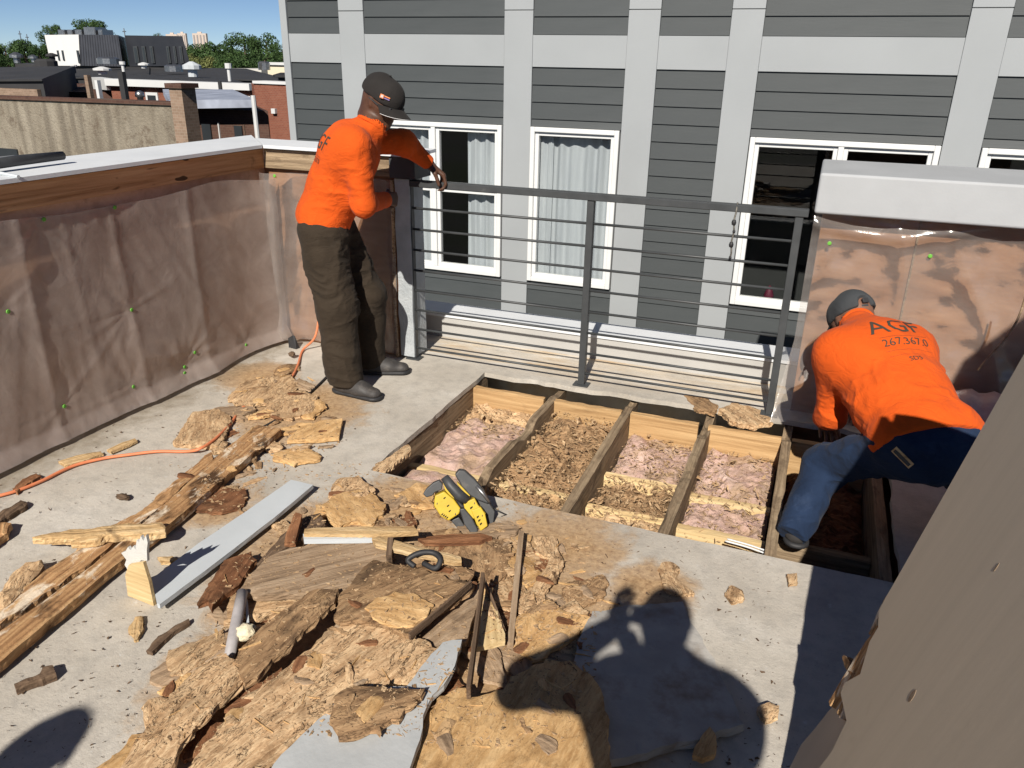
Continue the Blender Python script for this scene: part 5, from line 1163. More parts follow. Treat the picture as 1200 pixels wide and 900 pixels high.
# loose flakes standing up out of the rotten fill: too many to count
def shards(name, n, sampler, mats, smin, smax, label, seed, lift=.004, tiltmax=.8, bvh=None, spl=.3, flat=1.0):
    rg = np.random.default_rng(seed); V = []; F = []; MI = []
    P = sampler(rg, n)
    if bvh is not None:
        for k in range(len(P)):
            hh = bvh.ray_cast(Vector((P[k, 0], P[k, 1], 1.0)), Vector((0, 0, -1)))
            if hh[0] is not None and hh[0].z > 0: P[k, 2] = hh[0].z
    for k in range(len(P)):
        s = smin * (smax / smin) ** (rg.random() ** 1.8); el = rg.uniform(.25, .7) if rg.random() > spl else rg.uniform(.06, .16); a = rg.uniform(0, 6.283); m = rg.integers(4, 7)
        tx, ty = rg.uniform(-tiltmax, tiltmax, 2) * rg.random(); b = len(V); pts = []
        ang = np.sort(rg.uniform(0, 6.283, m)); 
        for t_ in ang:
            u, v_ = s * math.cos(t_) * rg.uniform(.7, 1.2), s * el * math.sin(t_) * rg.uniform(.7, 1.2); x, y = u * math.cos(a) - v_ * math.sin(a), u * math.sin(a) + v_ * math.cos(a)
            pts.append((P[k, 0] + x, P[k, 1] + y, P[k, 2] + lift + s * .12 * flat + x * tx + y * ty))
        zmin = min(p[2] for p in pts); dz = max(0, P[k, 2] + .001 - zmin); th = min(.006, s * .2)
        V += [(p[0], p[1], p[2] + dz) for p in pts] + [(p[0], p[1], p[2] + dz - th) for p in pts]
        F += [tuple(range(b, b + m))] + [(b + i, b + m + i, b + m + (i + 1) % m, b + (i + 1) % m) for i in range(m)]; mi = rg.integers(0, len(mats)); MI += [mi] * (m + 1)
    me = bpy.data.meshes.new(name); me.from_pydata(V, [], F); me.polygons.foreach_set('material_index', MI); me.update()
    return tag(link_mesh(name, me, [M[m] for m in mats]), label, 'wood crumbs', None, 'stuff')
def bay_sampler(rg, n):
    out = []
    for (a, b, y0, y1, z, wt) in ((1, 2, 2.75, 3.92, -.10, .42), (2, 3, 2.75, 3.40, -.15, .32), (0, 1, 3.5, 3.93, -.14, .10), (3, 4, 2.8, 3.9, -.15, .16), (2, 3, 3.45, 3.9, -.15, .12)):
        m = int(n * wt); out.append(np.c_[rg.uniform(J[a] + .04, J[b] - .04, m), rg.uniform(y0, y1, m), z + rg.uniform(-.02, .015, m)])
    return np.vstack(out)
shards('rotten_flakes', 9000, bay_sampler, ['osb', 'ply', 'weath', 'ply', 'osb'], .0022, .020, 'loose rotten flakes and crumbs lying over the fill between the joists', 21, .0, 1.0, None, .55)
def px_sampler(polys, zz=0.0):
    def f(rg, n):
        out = []
        for p, wt in polys:
            p = np.array(p, float); lo, hi = p.min(0), p.max(0); q = []
            while len(q) < n * wt:
                c = rg.uniform(lo, hi, (2000, 2)); c = c[inside(p, c)]; q += c.tolist()
            out += q[:int(n * wt)]
        o = np.array([G(x, y, 0) for x, y in out]); 
        keep = ~((o[:, 0] > HX0 - .02) & (o[:, 0] < HX1 + .02) & (o[:, 1] > HY0 - .02) & (o[:, 1] < HY1 + .02)); o = o[keep]; o[:, 2] = zz; return o
    return f
POLY = [np.array(p, float) for p in ([(150, 900), (215, 780), (300, 640), (400, 560), (470, 570), (600, 620), (690, 700), (700, 790), (660, 900)], [(270, 470), (330, 430), (380, 450), (400, 520), (300, 570), (230, 600), (250, 540)],
        [(560, 640), (680, 630), (720, 720), (620, 790), (570, 760)], [(190, 540), (420, 540), (560, 560), (650, 620), (480, 640), (280, 640)])]
# broad thin flakes bedded in the heap between the named sheets
flakes = []
rgf = np.random.default_rng(51)
for k in range(9):
    m = 9; an = np.linspace(0, 6.283, m, endpoint=False) + rgf.uniform(-.25, .25, m); el = rgf.uniform(.45, .85)
    me = slab_mesh('sheathing_flake', [np.array([math.cos(t_), el * math.sin(t_)]) * .11 * rgf.uniform(.7, 1.25) for t_ in an], lambda p: np.zeros(len(p)), .014, .012, .007, .022, 500 + k); me.materials.append(M[('osb', 'ply', 'weath', 'tan', 'red')[k % 5]]); flakes.append(me)
LF = [(545, 640, 'in front of the saw'), (300, 640, 'beside the bent white board'), (280, 720, 'next to the short grey pipe'), (330, 450, 'behind the standing worker heels'), (440, 590, 'behind the white edged batten'), (605, 690, 'along the thin brown strip'), (640, 760, 'near the shadow of the raised arm'),
      (480, 700, 'around the stained plywood square'), (400, 790, 'under the widest crumbling sheet'), (240, 830, 'under the long fibrous slab'), (560, 800, 'between the grey coated board and the golden sheet'), (400, 650, 'under the weathered board')]
def spots(poly, n, seed):
    r_ = np.random.default_rng(seed); p = np.array(poly, float); lo, hi = p.min(0), p.max(0); out = []; k = 0
    while len(out) < n and k < 4000:
        k += 1; c = r_.uniform(lo, hi)
        if inside(p, c[None])[0] and all(np.linalg.norm(c - q) > 24 for q in out): out.append(c)
    return out
for i, (x, y) in enumerate(spots(POLY[0], 58, 61) + spots(POLY[1], 14, 62) + spots(POLY[2], 10, 63)):
    j = rgf.integers(0, 9); o = bpy.data.objects.new('sheathing_flake', flakes[j]); COL.objects.link(o); g = G(x, y, .02)
    if HX0 - .12 < g[0] < HX1 and g[1] > HY0 - .12: o.location = (g[0], HY0 - .16, .018)
    else: o.location = (g[0], g[1], .018 + .012 * rgf.random())
    o.rotation_euler = (rgf.uniform(-.06, .06), rgf.uniform(-.06, .06), rgf.uniform(0, 6.28)); s_ = rgf.uniform(.6, 1.25); o.scale = (s_, s_, 1)
    near = sorted(LF, key=lambda t_: (t_[0] - x) ** 2 + (t_[1] - y) ** 2)[:2]
    lab = ['%s %s flake of sheathing bedded %s' % ('small' if s_ < .85 else ('broad' if s_ > 1.05 else 'medium'), ('tan fibrous', 'dark stained', 'grey brown', 'golden', 'reddish')[j % 5], q[2]) for q in near]
    lab = next((l_ for l_ in lab if l_ not in USED), lab[0]); USED.add(lab)
    tag(o, lab, 'wood flake', 'flakes bedded in the heap')
bpy.context.view_layer.update()
HV, HF = [], []
HEAP = [o for o in COL.objects if o.type == 'MESH' and o.name.split('.')[0] in ('rotten_plank', 'rotten_sheathing', 'weathered_board', 'board_shard', 'sheathing_flake', 'grey_topped_board')]
for o in HEAP:
    b0 = len(HV); HV += [o.matrix_world @ v.co for v in o.data.vertices]; HF += [[b0 + i for i in p.vertices] for p in o.data.polygons]
HEAP_BVH = BVHTree.FromPolygons(HV, HF)
shards('wood_crumbs', 11000, px_sampler([(POLY[0], .50), (POLY[1], .2), (POLY[2], .14), (POLY[3], .16)]), ['osb', 'tan', 'ply', 'osb', 'red'], .0020, .013, 'sawdust crumbs and small flakes scattered over the deck', 22, .0, .35, HEAP_BVH, .3, .5)
shards('wood_splinters', 150, px_sampler([(POLY[0], .6), (POLY[1], .2), (POLY[2], .2)]), ['tan', 'red', 'splinter_dark', 'osb'], .012, .05, 'thin loose splinters strewn over the heap and the deck', 27, .002, .3, HEAP_BVH, 1.0, .15)
shards('deck_grit', 1300, px_sampler([([(0, 560), (300, 420), (420, 480), (430, 560), (150, 900), (0, 900)], .6), ([(600, 600), (900, 650), (930, 900), (700, 900)], .4)]), ['splinter_dark', 'osb', 'tan'], .0025, .010, 'fine grit and specks scattered over the open deck', 23)
# larger loose chips, each one a thing of its own
chips = []
rgc = np.random.default_rng(31)
for k in range(10):
    m = 7; an = np.sort(rgc.uniform(0, 6.283, m)); el = rgc.uniform(.3, .7)
    chips.append(slab_mesh('wood_chip', [np.array([math.cos(t_), el * math.sin(t_)]) * .045 * rgc.uniform(.7, 1.25) for t_ in an], lambda p: np.zeros(len(p)), .007, .007, .004, .014, 300 + k))
CH = ['osb', 'tan', 'ply', 'red', 'weath']
for k, me in enumerate(chips): me.materials.append(M[CH[k % 5]])
LM = [(545, 640, 'in front of the saw'), (300, 600, 'beside the bent white board'), (280, 720, 'next to the short grey pipe'), (360, 480, 'behind the standing worker heels'), (250, 520, 'by the orange cord'), (330, 520, 'beyond the end of the long planks'), (440, 590, 'behind the white edged batten'), (605, 690, 'along the thin brown strip'),
      (660, 660, 'on the dusty deck short of the joists'), (640, 760, 'near the shadow of the raised arm'), (480, 760, 'around the stained plywood square'), (400, 760, 'on the widest crumbling sheet'), (240, 830, 'on the long fibrous slab'), (450, 850, 'near the grey coated board'), (600, 850, 'on the golden sheet at the front'), (400, 650, 'on the weathered board')]
pts = px_sampler([(POLY[0], .45), (POLY[1], .22), (POLY[2], .18), (POLY[3], .15)])(rgc, 130)
for p in pts:
    o = bpy.data.objects.new('wood_chip', chips[rgc.integers(0, 10)]); COL.objects.link(o)
    o.location = (p[0], p[1], .010); o.rotation_euler = (rgc.uniform(-.12, .12), rgc.uniform(-.12, .12), rgc.uniform(0, 6.28)); k = rgc.uniform(.45, 1.3); o.scale = (k, k, k)
    hh = HEAP_BVH.ray_cast(Vector((p[0], p[1], 1.0)), Vector((0, 0, -1)))
    if hh[0] is not None and hh[0].z > 0: o.location.z = hh[0].z + .005
    i_ = chips.index(o.data); near = sorted(LM, key=lambda q: (G(q[0], q[1])[0] - p[0]) ** 2 + (G(q[0], q[1])[1] - p[1]) ** 2)[:2]
    lab = ['%s %s chip of wood %s' % ('tiny' if k < .75 else ('small' if k < 1.1 else 'larger'), ('tan fibrous', 'golden', 'dark stained', 'reddish', 'grey brown')[i_ % 5], q[2]) for q in near]
    lab = next((l_ for l_ in lab if l_ not in USED), lab[0]); USED.add(lab)
    tag(o, lab, 'wood chip', 'loose chips scattered on the deck')

# ------------------------------------------------------------------ people: one smooth skin grown from limbs, clothes as skins of their own
def unit(v): v = np.array(v, float); return v / (np.linalg.norm(v) + 1e-12)
class Field:
    def __init__(s, lo, hi, h):
        s.h = h; s.lo = np.array(lo, float); n = np.ceil((np.array(hi) - s.lo) / h).astype(int) + 1
        s.D = np.full(n, 1.0, np.float32); s.ax = [s.lo[i] + h * np.arange(n[i]) for i in range(3)]
    def block(s, lo, hi):
        sl = []
        for i in range(3):
            a = int(max(0, math.floor((lo[i] - s.lo[i]) / s.h))); b = int(min(s.D.shape[i], math.ceil((hi[i] - s.lo[i]) / s.h) + 1)); sl.append(slice(a, max(b, a)))
        g = np.meshgrid(s.ax[0][sl[0]], s.ax[1][sl[1]], s.ax[2][sl[2]], indexing='ij'); return tuple(sl), g
    def _un(s, sl, d, k):
        a = s.D[sl]
        if k > 0:
            h = np.maximum(k - np.abs(a - d), 0) / k; s.D[sl] = np.minimum(a, d) - h * h * k * .25
        else: s.D[sl] = np.minimum(a, d)
    def cap(s, a, b, ra, rb=None, k=.03, flat=None, sub=False):
        a, b = np.array(a, float), np.array(b, float); rb = ra if rb is None else rb; m = max(ra, rb) + .06
        sl, (X, Y, Z) = s.block(np.minimum(a, b) - m, np.maximum(a, b) + m)
        if X.size == 0: return s
        p = [X - a[0], Y - a[1], Z - a[2]]; ba = b - a
        if flat is not None:
            n, f = unit(flat[0]), flat[1]; q = p[0] * n[0] + p[1] * n[1] + p[2] * n[2]; p = [p[i] + (f - 1) * q * n[i] for i in range(3)]
            ba = ba + (f - 1) * n * (ba @ n)
        L = ba @ ba + 1e-12; t = np.clip((p[0] * ba[0] + p[1] * ba[1] + p[2] * ba[2]) / L, 0, 1)
        d = np.sqrt((p[0] - t * ba[0]) ** 2 + (p[1] - t * ba[1]) ** 2 + (p[2] - t * ba[2]) ** 2) - (ra + (rb - ra) * t)
        if sub: s.D[sl] = np.maximum(s.D[sl], -d)
        else: s._un(sl, d.astype(np.float32), k)
        return s
    def ball(s, c, r, k=.02, **kw): return s.cap(c, np.array(c, float) + 1e-5, r, r, k, **kw)
    def cut(s, p, n):       # keep the side the normal points away from
        n = unit(n); X, Y, Z = np.meshgrid(*s.ax, indexing='ij', sparse=True); d = (X - p[0]) * n[0] + (Y - p[1]) * n[1] + (Z - p[2]) * n[2]; s.D = np.maximum(s.D, d.astype(np.float32)); return s
    def mesh(s, name, disp=None):
        D = s.D; neg = D < 0; nx, ny, nz = D.shape
        c = np.zeros((nx - 1, ny - 1, nz - 1), np.int8)
        for i in (0, 1):
            for j in (0, 1):
                for k in (0, 1): c += neg[i:nx - 1 + i, j:ny - 1 + j, k:nz - 1 + k]
        act = (c > 0) & (c < 8); idx = np.argwhere(act); vid = -np.ones(act.shape, np.int64); vid[act] = np.arange(len(idx))
        S = np.zeros((len(idx), 3)); W = np.zeros(len(idx))
        cor = [(i, j, k) for i in (0, 1) for j in (0, 1) for k in (0, 1)]
        for a in cor:
            for ax in range(3):
                if a[ax]: continue
                b = list(a); b[ax] = 1
                da = D[idx[:, 0] + a[0], idx[:, 1] + a[1], idx[:, 2] + a[2]]; db = D[idx[:, 0] + b[0], idx[:, 1] + b[1], idx[:, 2] + b[2]]
                m = (da < 0) != (db < 0); t = np.where(m, da / np.where(m, da - db, 1), 0); q = np.tile(np.array(a, float), (len(idx), 1)); q[:, ax] += t; S[m] += q[m]; W[m] += 1
        V = s.lo + s.h * (idx + S / W[:, None]); F = []
        for ax in range(3):
            sl0 = [slice(None)] * 3; sl1 = [slice(None)] * 3; sl0[ax] = slice(0, -1); sl1[ax] = slice(1, None)
            e = neg[tuple(sl0)] != neg[tuple(sl1)]; u, v = (ax + 1) % 3, (ax + 2) % 3; E = np.argwhere(e)
            E = E[(E[:, u] > 0) & (E[:, v] > 0) & (E[:, u] < D.shape[u] - 1) & (E[:, v] < D.shape[v] - 1)]
            fl = neg[E[:, 0], E[:, 1], E[:, 2]]; q = []
            for (du, dv) in ((-1, -1), (0, -1), (0, 0), (-1, 0)):
                w = E.copy(); w[:, u] += du; w[:, v] += dv; q.append(vid[w[:, 0], w[:, 1], w[:, 2]])
            q = np.array(q).T; q[~fl] = q[~fl][:, ::-1]; F.append(q)
        F = np.vstack(F); F = F[(F >= 0).all(1)]
        for it in range(2):       # light smoothing
            acc = np.zeros_like(V); cnt = np.zeros(len(V))
            for a_, b_ in ((0, 1), (1, 2), (2, 3), (3, 0)):
                np.add.at(acc, F[:, a_], V[F[:, b_]]); np.add.at(acc, F[:, b_], V[F[:, a_]]); np.add.at(cnt, F[:, a_], 1); np.add.at(cnt, F[:, b_], 1)
            V = .5 * V + .5 * acc / np.maximum(cnt, 1)[:, None]
        if disp is not None:
            n = np.zeros_like(V); fn = np.cross(V[F[:, 2]] - V[F[:, 0]], V[F[:, 3]] - V[F[:, 1]])
            for k in range(4): np.add.at(n, F[:, k], fn)
            n /= np.linalg.norm(n, axis=1)[:, None] + 1e-12; V = V + n * disp(V)[:, None]
        me = bpy.data.meshes.new(name); me.from_pydata(V.tolist(), [], F.tolist()); me.update(); return me
def bounds(pts, m=.2): P = np.array(pts); return P.min(0) - m, P.max(0) + m
def hand(F, w, d, n, s, curl=(20, 35, 30), spread=.05, thumb=(.7, .5), sc_=1.0):
    """w wrist, d towards the fingers, n back of the hand, s towards the thumb"""
    d, n, s = unit(d), unit(n), unit(s); kn = []
    for i, (o, L) in enumerate(((.030, .090), (.010, .094), (-.011, .089), (-.030, .080))):
        k = w + sc_ * (d * L + s * o + n * .004); kn.append(k); F.cap(w + sc_ * (d * .012 + s * o * .55), k, .0155 * sc_, .0125 * sc_, .014)
    for i, k in enumerate(kn):
        Lk = (.043, .047, .044, .035)[i]; p = k; a = 0; dd = unit(d + s * spread * (1.5 - i))
        for j, (m, r0, r1) in enumerate(((1, .0098, .0092), (.62, .0092, .0084), (.5, .0084, .0072))):
            a += math.radians(curl[j] + 4 * i); q = p + sc_ * Lk * m * (dd * math.cos(a) - n * math.sin(a)); F.cap(p, q, r0 * sc_, r1 * sc_, .004); p = q
    t0 = w + sc_ * (d * .022 + s * .022 - n * .006); t1 = t0 + sc_ * .040 * unit(d * .55 + s * thumb[0] - n * .25); t2 = t1 + sc_ * .034 * unit(d * .8 + s * thumb[1] * .5 - n * .5); t3 = t2 + sc_ * .027 * unit(d * .9 - n * .7)
    F.cap(t0, t1, .0165 * sc_, .0125 * sc_, .014); F.cap(t1, t2, .0118 * sc_, .0105 * sc_, .004); F.cap(t2, t3, .0105 * sc_, .0088 * sc_, .004)
def head(F, c, f, u):
    """c centre, f where the face looks, u crown"""
    f = unit(f); u = unit(u - f * (u @ f)); r = np.cross(f, u)
    F.cap(c + u * .028 - f * .022, c + u * .018 + f * .022, .088, .082, .03, (r, 1.14))                # skull
    F.cap(c - u * .02 + f * .035, c - u * .085 + f * .055, .060, .034, .035, (r, 1.0))                 # face and jaw
    F.cap(c - u * .02 - f * .03, c - u * .1 - f * .045, .062, .055, .03)
    F.cap(c + u * .012 + f * .094, c - u * .026 + f * .108, .010, .0155, .014)                         # nose
    F.cap(c + u * .020 + f * .088 - r * .035, c + u * .020 + f * .088 + r * .035, .013, .013, .015)    # brow
    F.cap(c - u * .058 + f * .088 - r * .018, c - u * .058 + f * .088 + r * .018, .0085, .0085, .008)  # lips
    F.cap(c - u * .066 + f * .085 - r * .015, c - u * .066 + f * .085 + r * .015, .0085, .0085, .008)
    F.ball(c - u * .088 + f * .075, .022, .02)
    for q in (-1, 1):
        F.cap(c + r * q * .078 + u * .014 - f * .012, c + r * q * .076 - u * .024 - f * .004, .017, .011, .008, (r, 2.2))   # ears
        F.ball(c + f * .082 + r * q * .033 + u * .004, .0115, .004)                                   # eyes
def folds(seed, amp, freq, big=1.0):
    def fn(V):
        w = np.c_[vnoise(V * 6, seed + 5), vnoise(V * 6 + 31, seed + 6), vnoise(V * 6 + 67, seed + 7)] * .055
        P = (V + w) * np.array(freq)
        m = np.clip(.55 + .8 * vnoise(V * 4.5, seed + 9), .08, 1.2)
        a = (1 - np.abs(vnoise(P, seed))) ** 2.2 - .4; b = (1 - np.abs(vnoise(P * 2.1 + 9, seed + 1))) ** 2 - .4
        return amp * (m * (a + .45 * b) + big * .7 * vnoise(V * 5.5, seed + 2))
    return fn
SKIN = {}
def skin_mat(name, c):
    t = NT(name); v = t.map(); n = t.noise(v, 26, 5, .6)
    m = t.fin(t.ramp(n, [(.35, sc(c, .82)), (.65, sc(c, 1.12))]), .5, t.bump(t.noise(v, 180, 3), .12, .003), spec=.35)
    t.b.inputs['Subsurface Weight'].default_value = .08; t.b.inputs['Subsurface Radius'].default_value = (.012, .005, .003); return m
M['skin'] = skin_mat('brown_skin', (.085, .040, .024))
M['skin2'] = skin_mat('warm_skin', (.17, .085, .055))
def cloth(name, c, var=.1, weave=500, dirt=None, bump=.15, rough=.9):
    t = NT(name); v = t.map(); n = t.noise(v, 7, 6, .6)
    col = t.ramp(n, [(.3, sc(c, 1 - var)), (.7, sc(c, 1 + var))])
    if dirt: col = t.mix(t.ramp(t.noise(v, 5.5, 8, .7), [(dirt[1], 0.0), (dirt[2], dirt[3])]), col, dirt[0])
    rid = t.math('ABSOLUTE', t.math('SUBTRACT', t.noise(t.map((1, 1, 1.6)), 11, 4, .55, .9), .5)); h = t.math('ADD', t.math('MULTIPLY', t.ramp(rid, [(0.0, 0.0), (.10, 1.0)]), .55), t.math('MULTIPLY', t.noise(v, weave, 2), .12))
    m = t.fin(col, rough, t.bump(h, bump, .01), spec=.12); t.b.inputs['Sheen Weight'].default_value = .03; return m
M['orange'] = cloth('orange_shirt', (.56, .082, .010), .09, 500, ((.42, .065, .012), .55, .75, .5), .3)
M['trouser'] = cloth('brown_work_trousers', (.036, .027, .019), .16, 500, ((.09, .075, .06), .60, .78, .45), .3)
M['denim'] = cloth('blue_denim', (.014, .026, .057), .25, 700, ((.07, .10, .17), .58, .76, .3), .3)
M['capcloth'] = cloth('charcoal_cap', (.024, .022, .021), .12, 700)
M['capgrey'] = cloth('grey_cap', (.045, .049, .053), .12, 700)
M['boot'] = paint('worn_black_boot', (.040, .037, .036), .6, .25, 14, .2, ((.17, .15, .13), .55, .75, .5))
M['ink'] = paint('dark_print', (.050, .042, .030), .8, .1, 20)
M['navy'] = cloth('dark_clothes', (.03, .035, .05), .1)
def shoe(shin, ank, d, parent, name='boot'):
    d = unit([d[0], d[1], 0]); a = np.array([ank[0], ank[1], ank[2]]); z0 = a[2] - .095
    F = Field(a + [-.34, -.34, -.14], a + [.34, .34, .16], .007); up = np.array([0, 0, 1.0]); s = np.cross(d, up)
    F.cap(a - d * .035 + [0, 0, -.045], a + d * .12 + [0, 0, -.058], .048, .047, .03, (s, 1.05)); F.cap(a + d * .10 + [0, 0, -.064], a + d * .190 + [0, 0, -.064], .047, .042, .03, (up, 1.25)); F.cap(a + [0, 0, -.05], a + unit(shin) * .07, .054, .056, .03); F.cap(a + d * .02 + [0, 0, -.03], a + d * .10 + [0, 0, -.055], .050, .044, .03)
    F.cut((0, 0, z0 + .018), (0, 0, -1)); o = link_mesh(name, F.mesh(name), M['boot'], parent, True)
    F = Field(a + [-.34, -.34, -.14], a + [.34, .34, .0], .007); F.cap(a - d * .035 + [0, 0, -.085], a + d * .190 + [0, 0, -.085], .053, .050, .0, (s, 1.02)); F.cut((0, 0, z0 + .022), (0, 0, 1)); F.cut((0, 0, z0), (0, 0, -1))
    link_mesh('sole', F.mesh('sole'), M['blackrub'], o, True)
    for k in range(4):
        q = a + d * (.03 + .025 * k) + [0, 0, -.006 - .012 * k]; m = MB(); m.tube([q - s * .026, q + [0, 0, .006], q + s * .026], .0032, 5); m.build('lace', M['darkplastic'], o, True)
    return o
def cap_hat(parent, c, f, u, mat, brim=True, logo=False, strap=True, piping=False):
    f = unit(f); u = unit(u - f * (u @ f)); r = np.cross(f, u); b = c + u * .032
    F = Field(c - .26, c + .30, .006); F.cap(b - f * .024, b + f * .022, .101, .096, .01, (r, 1.13)); F.cut(c + u * .018, -u - f * .05); F.cap(c + u * .01 - f * .125, c + u * .042 - f * .125, .040, .034, 0, None, True)
    o = link_mesh('cap', F.mesh('cap', lambda V: .0016 * vnoise(V * 26, 3)), mat, parent, True)
    if strap:
        m = MB(); m.tube([b - f * .103 + r * q * .052 * 1 - u * (.006) + f * .036 * abs(q) ** 2 for q in np.linspace(-1, 1, 9)], .009, 6); m.build('strap', mat, o, True)
        m = MB(); m.obox(b - f * .118 + u * .012, r * .014, f * .006, u * .011); m.build('buckle', M['blackrub'], o, bevel=.002, seg=1)
    if brim:
        V = []; Fc = []; nr, na = 7, 22
        for i in range(nr + 1):
            for j in range(na + 1):
                a = math.radians(-72 + 144 * j / na); s = i / nr; R0 = .100; ext = .078 * s * math.cos(a * .92)
                p = b + f * (math.cos(a) * R0 * .98 + ext + .010) + r * (math.sin(a) * R0 * .90) - u * (.012 + .030 * s * .6 + .030 * (math.sin(a) ** 2) * (.4 + .6 * s))
                V.append(p)
        nb = len(V); V += [p - u * .004 for p in V]
        for i in range(nr):
            for j in range(na):
                q = (i * (na + 1) + j, i * (na + 1) + j + 1, (i + 1) * (na + 1) + j + 1, (i + 1) * (na + 1) + j); Fc += [q, tuple(nb + k for k in q)[::-1]]
        e = [nr * (na + 1) + j for j in range(na + 1)]; Fc += [(e[j], e[j + 1], nb + e[j + 1], nb + e[j]) for j in range(na)]
        m = MB(); m.add(V, Fc); bo = m.build('brim', mat, o, True)
        if piping: m = MB(); m.tube([V[k] - u * .002 for k in e], .0013, 5); m.build('piping', M['white'], bo, True)
    m = MB(); m.lathe((0, 0, 0), [(.0, 0), (.007, .001), (.006, .005), (.0, .006)], 8); bt_ = m.build('button', mat, o); bt_.location = Vector((b + u * .1005 - f * .001).tolist()) - root_loc(o)
    return o, b, f, u, r
def print_on(parent, target, text, org, right, up, nrm, size, mat, name, squash=1.0):
    """lettering laid on cloth: flat outlines dropped on to the garment along its normal"""
    cu = bpy.data.curves.new('lettering', 'FONT'); cu.body = text; cu.size = size; cu.align_x = 'CENTER'; cu.resolution_u = 2
    to = bpy.data.objects.new('tmp', cu); COL.objects.link(to); dg = bpy.context.evaluated_depsgraph_get(); me = bpy.data.meshes.new_from_object(to.evaluated_get(dg)); bpy.data.objects.remove(to)
    bm = bmesh.new(); bm.from_mesh(me); bmesh.ops.triangulate(bm, faces=bm.faces[:])
    for it in range(3):
        es = [e for e in bm.edges if e.calc_length() > .012]
        if es: bmesh.ops.subdivide_edges(bm, edges=es, cuts=1); bmesh.ops.triangulate(bm, faces=bm.faces[:])
    bm.to_mesh(me); bm.free()
    bv = BVHTree.FromPolygons([Vector(v.co) + root_loc(target) for v in target.data.vertices], [list(p.vertices) for p in target.data.polygons])
    right, up, nrm = unit(right), unit(up), unit(nrm)
    for v in me.vertices:
        p = org + right * v.co.x + up * v.co.y * squash + nrm * .35
        h = bv.ray_cast(Vector(p.tolist()), Vector((-nrm).tolist()))
        v.co = (h[0] + Vector((nrm * .0022).tolist())) if h[0] is not None else Vector((p - nrm * .35).tolist())
    me.update(); return link_mesh(name, me, M[mat], parent)
BODY_K = .045
def torso(F, pel, chest, nk, r, f, e=0.0, belly=0.0):
    up = unit(chest - pel); r = unit(r); f = unit(np.cross(up, r)) if True else f
    mid = pel + (chest - pel) * .45
    F.cap(pel - r * .075, pel + r * .075, .108 + e, None, BODY_K, (f, 1.10)); F.cap(pel, mid, .128 + e, .128 + e, BODY_K, (f, 1.12))
    F.cap(mid - r * .035 + f * belly * .5, mid + r * .035 + f * belly * .5, .118 + e + belly * .4, None, BODY_K, (f, 1.08))
    F.cap(mid, chest - up * .06, .128 + e, .148 + e, BODY_K, (f, 1.18)); F.cap(chest - up * .07 - r * .075, chest - up * .07 + r * .075, .112 + e, None, BODY_K, (f, 1.05))
    F.cap(chest - r * .15 - up * .005, chest + r * .15 - up * .005, .066 + e, None, .06); F.cap(chest - f * .02, nk, .070 + e, .055 + e * .6, .05)
def limb(F, a, b, c, r, e=0, k=.03):
    F.cap(a, b, r[0] + e, r[1] + e, k); F.cap(b, c, r[1] + e, r[2] + e, k)
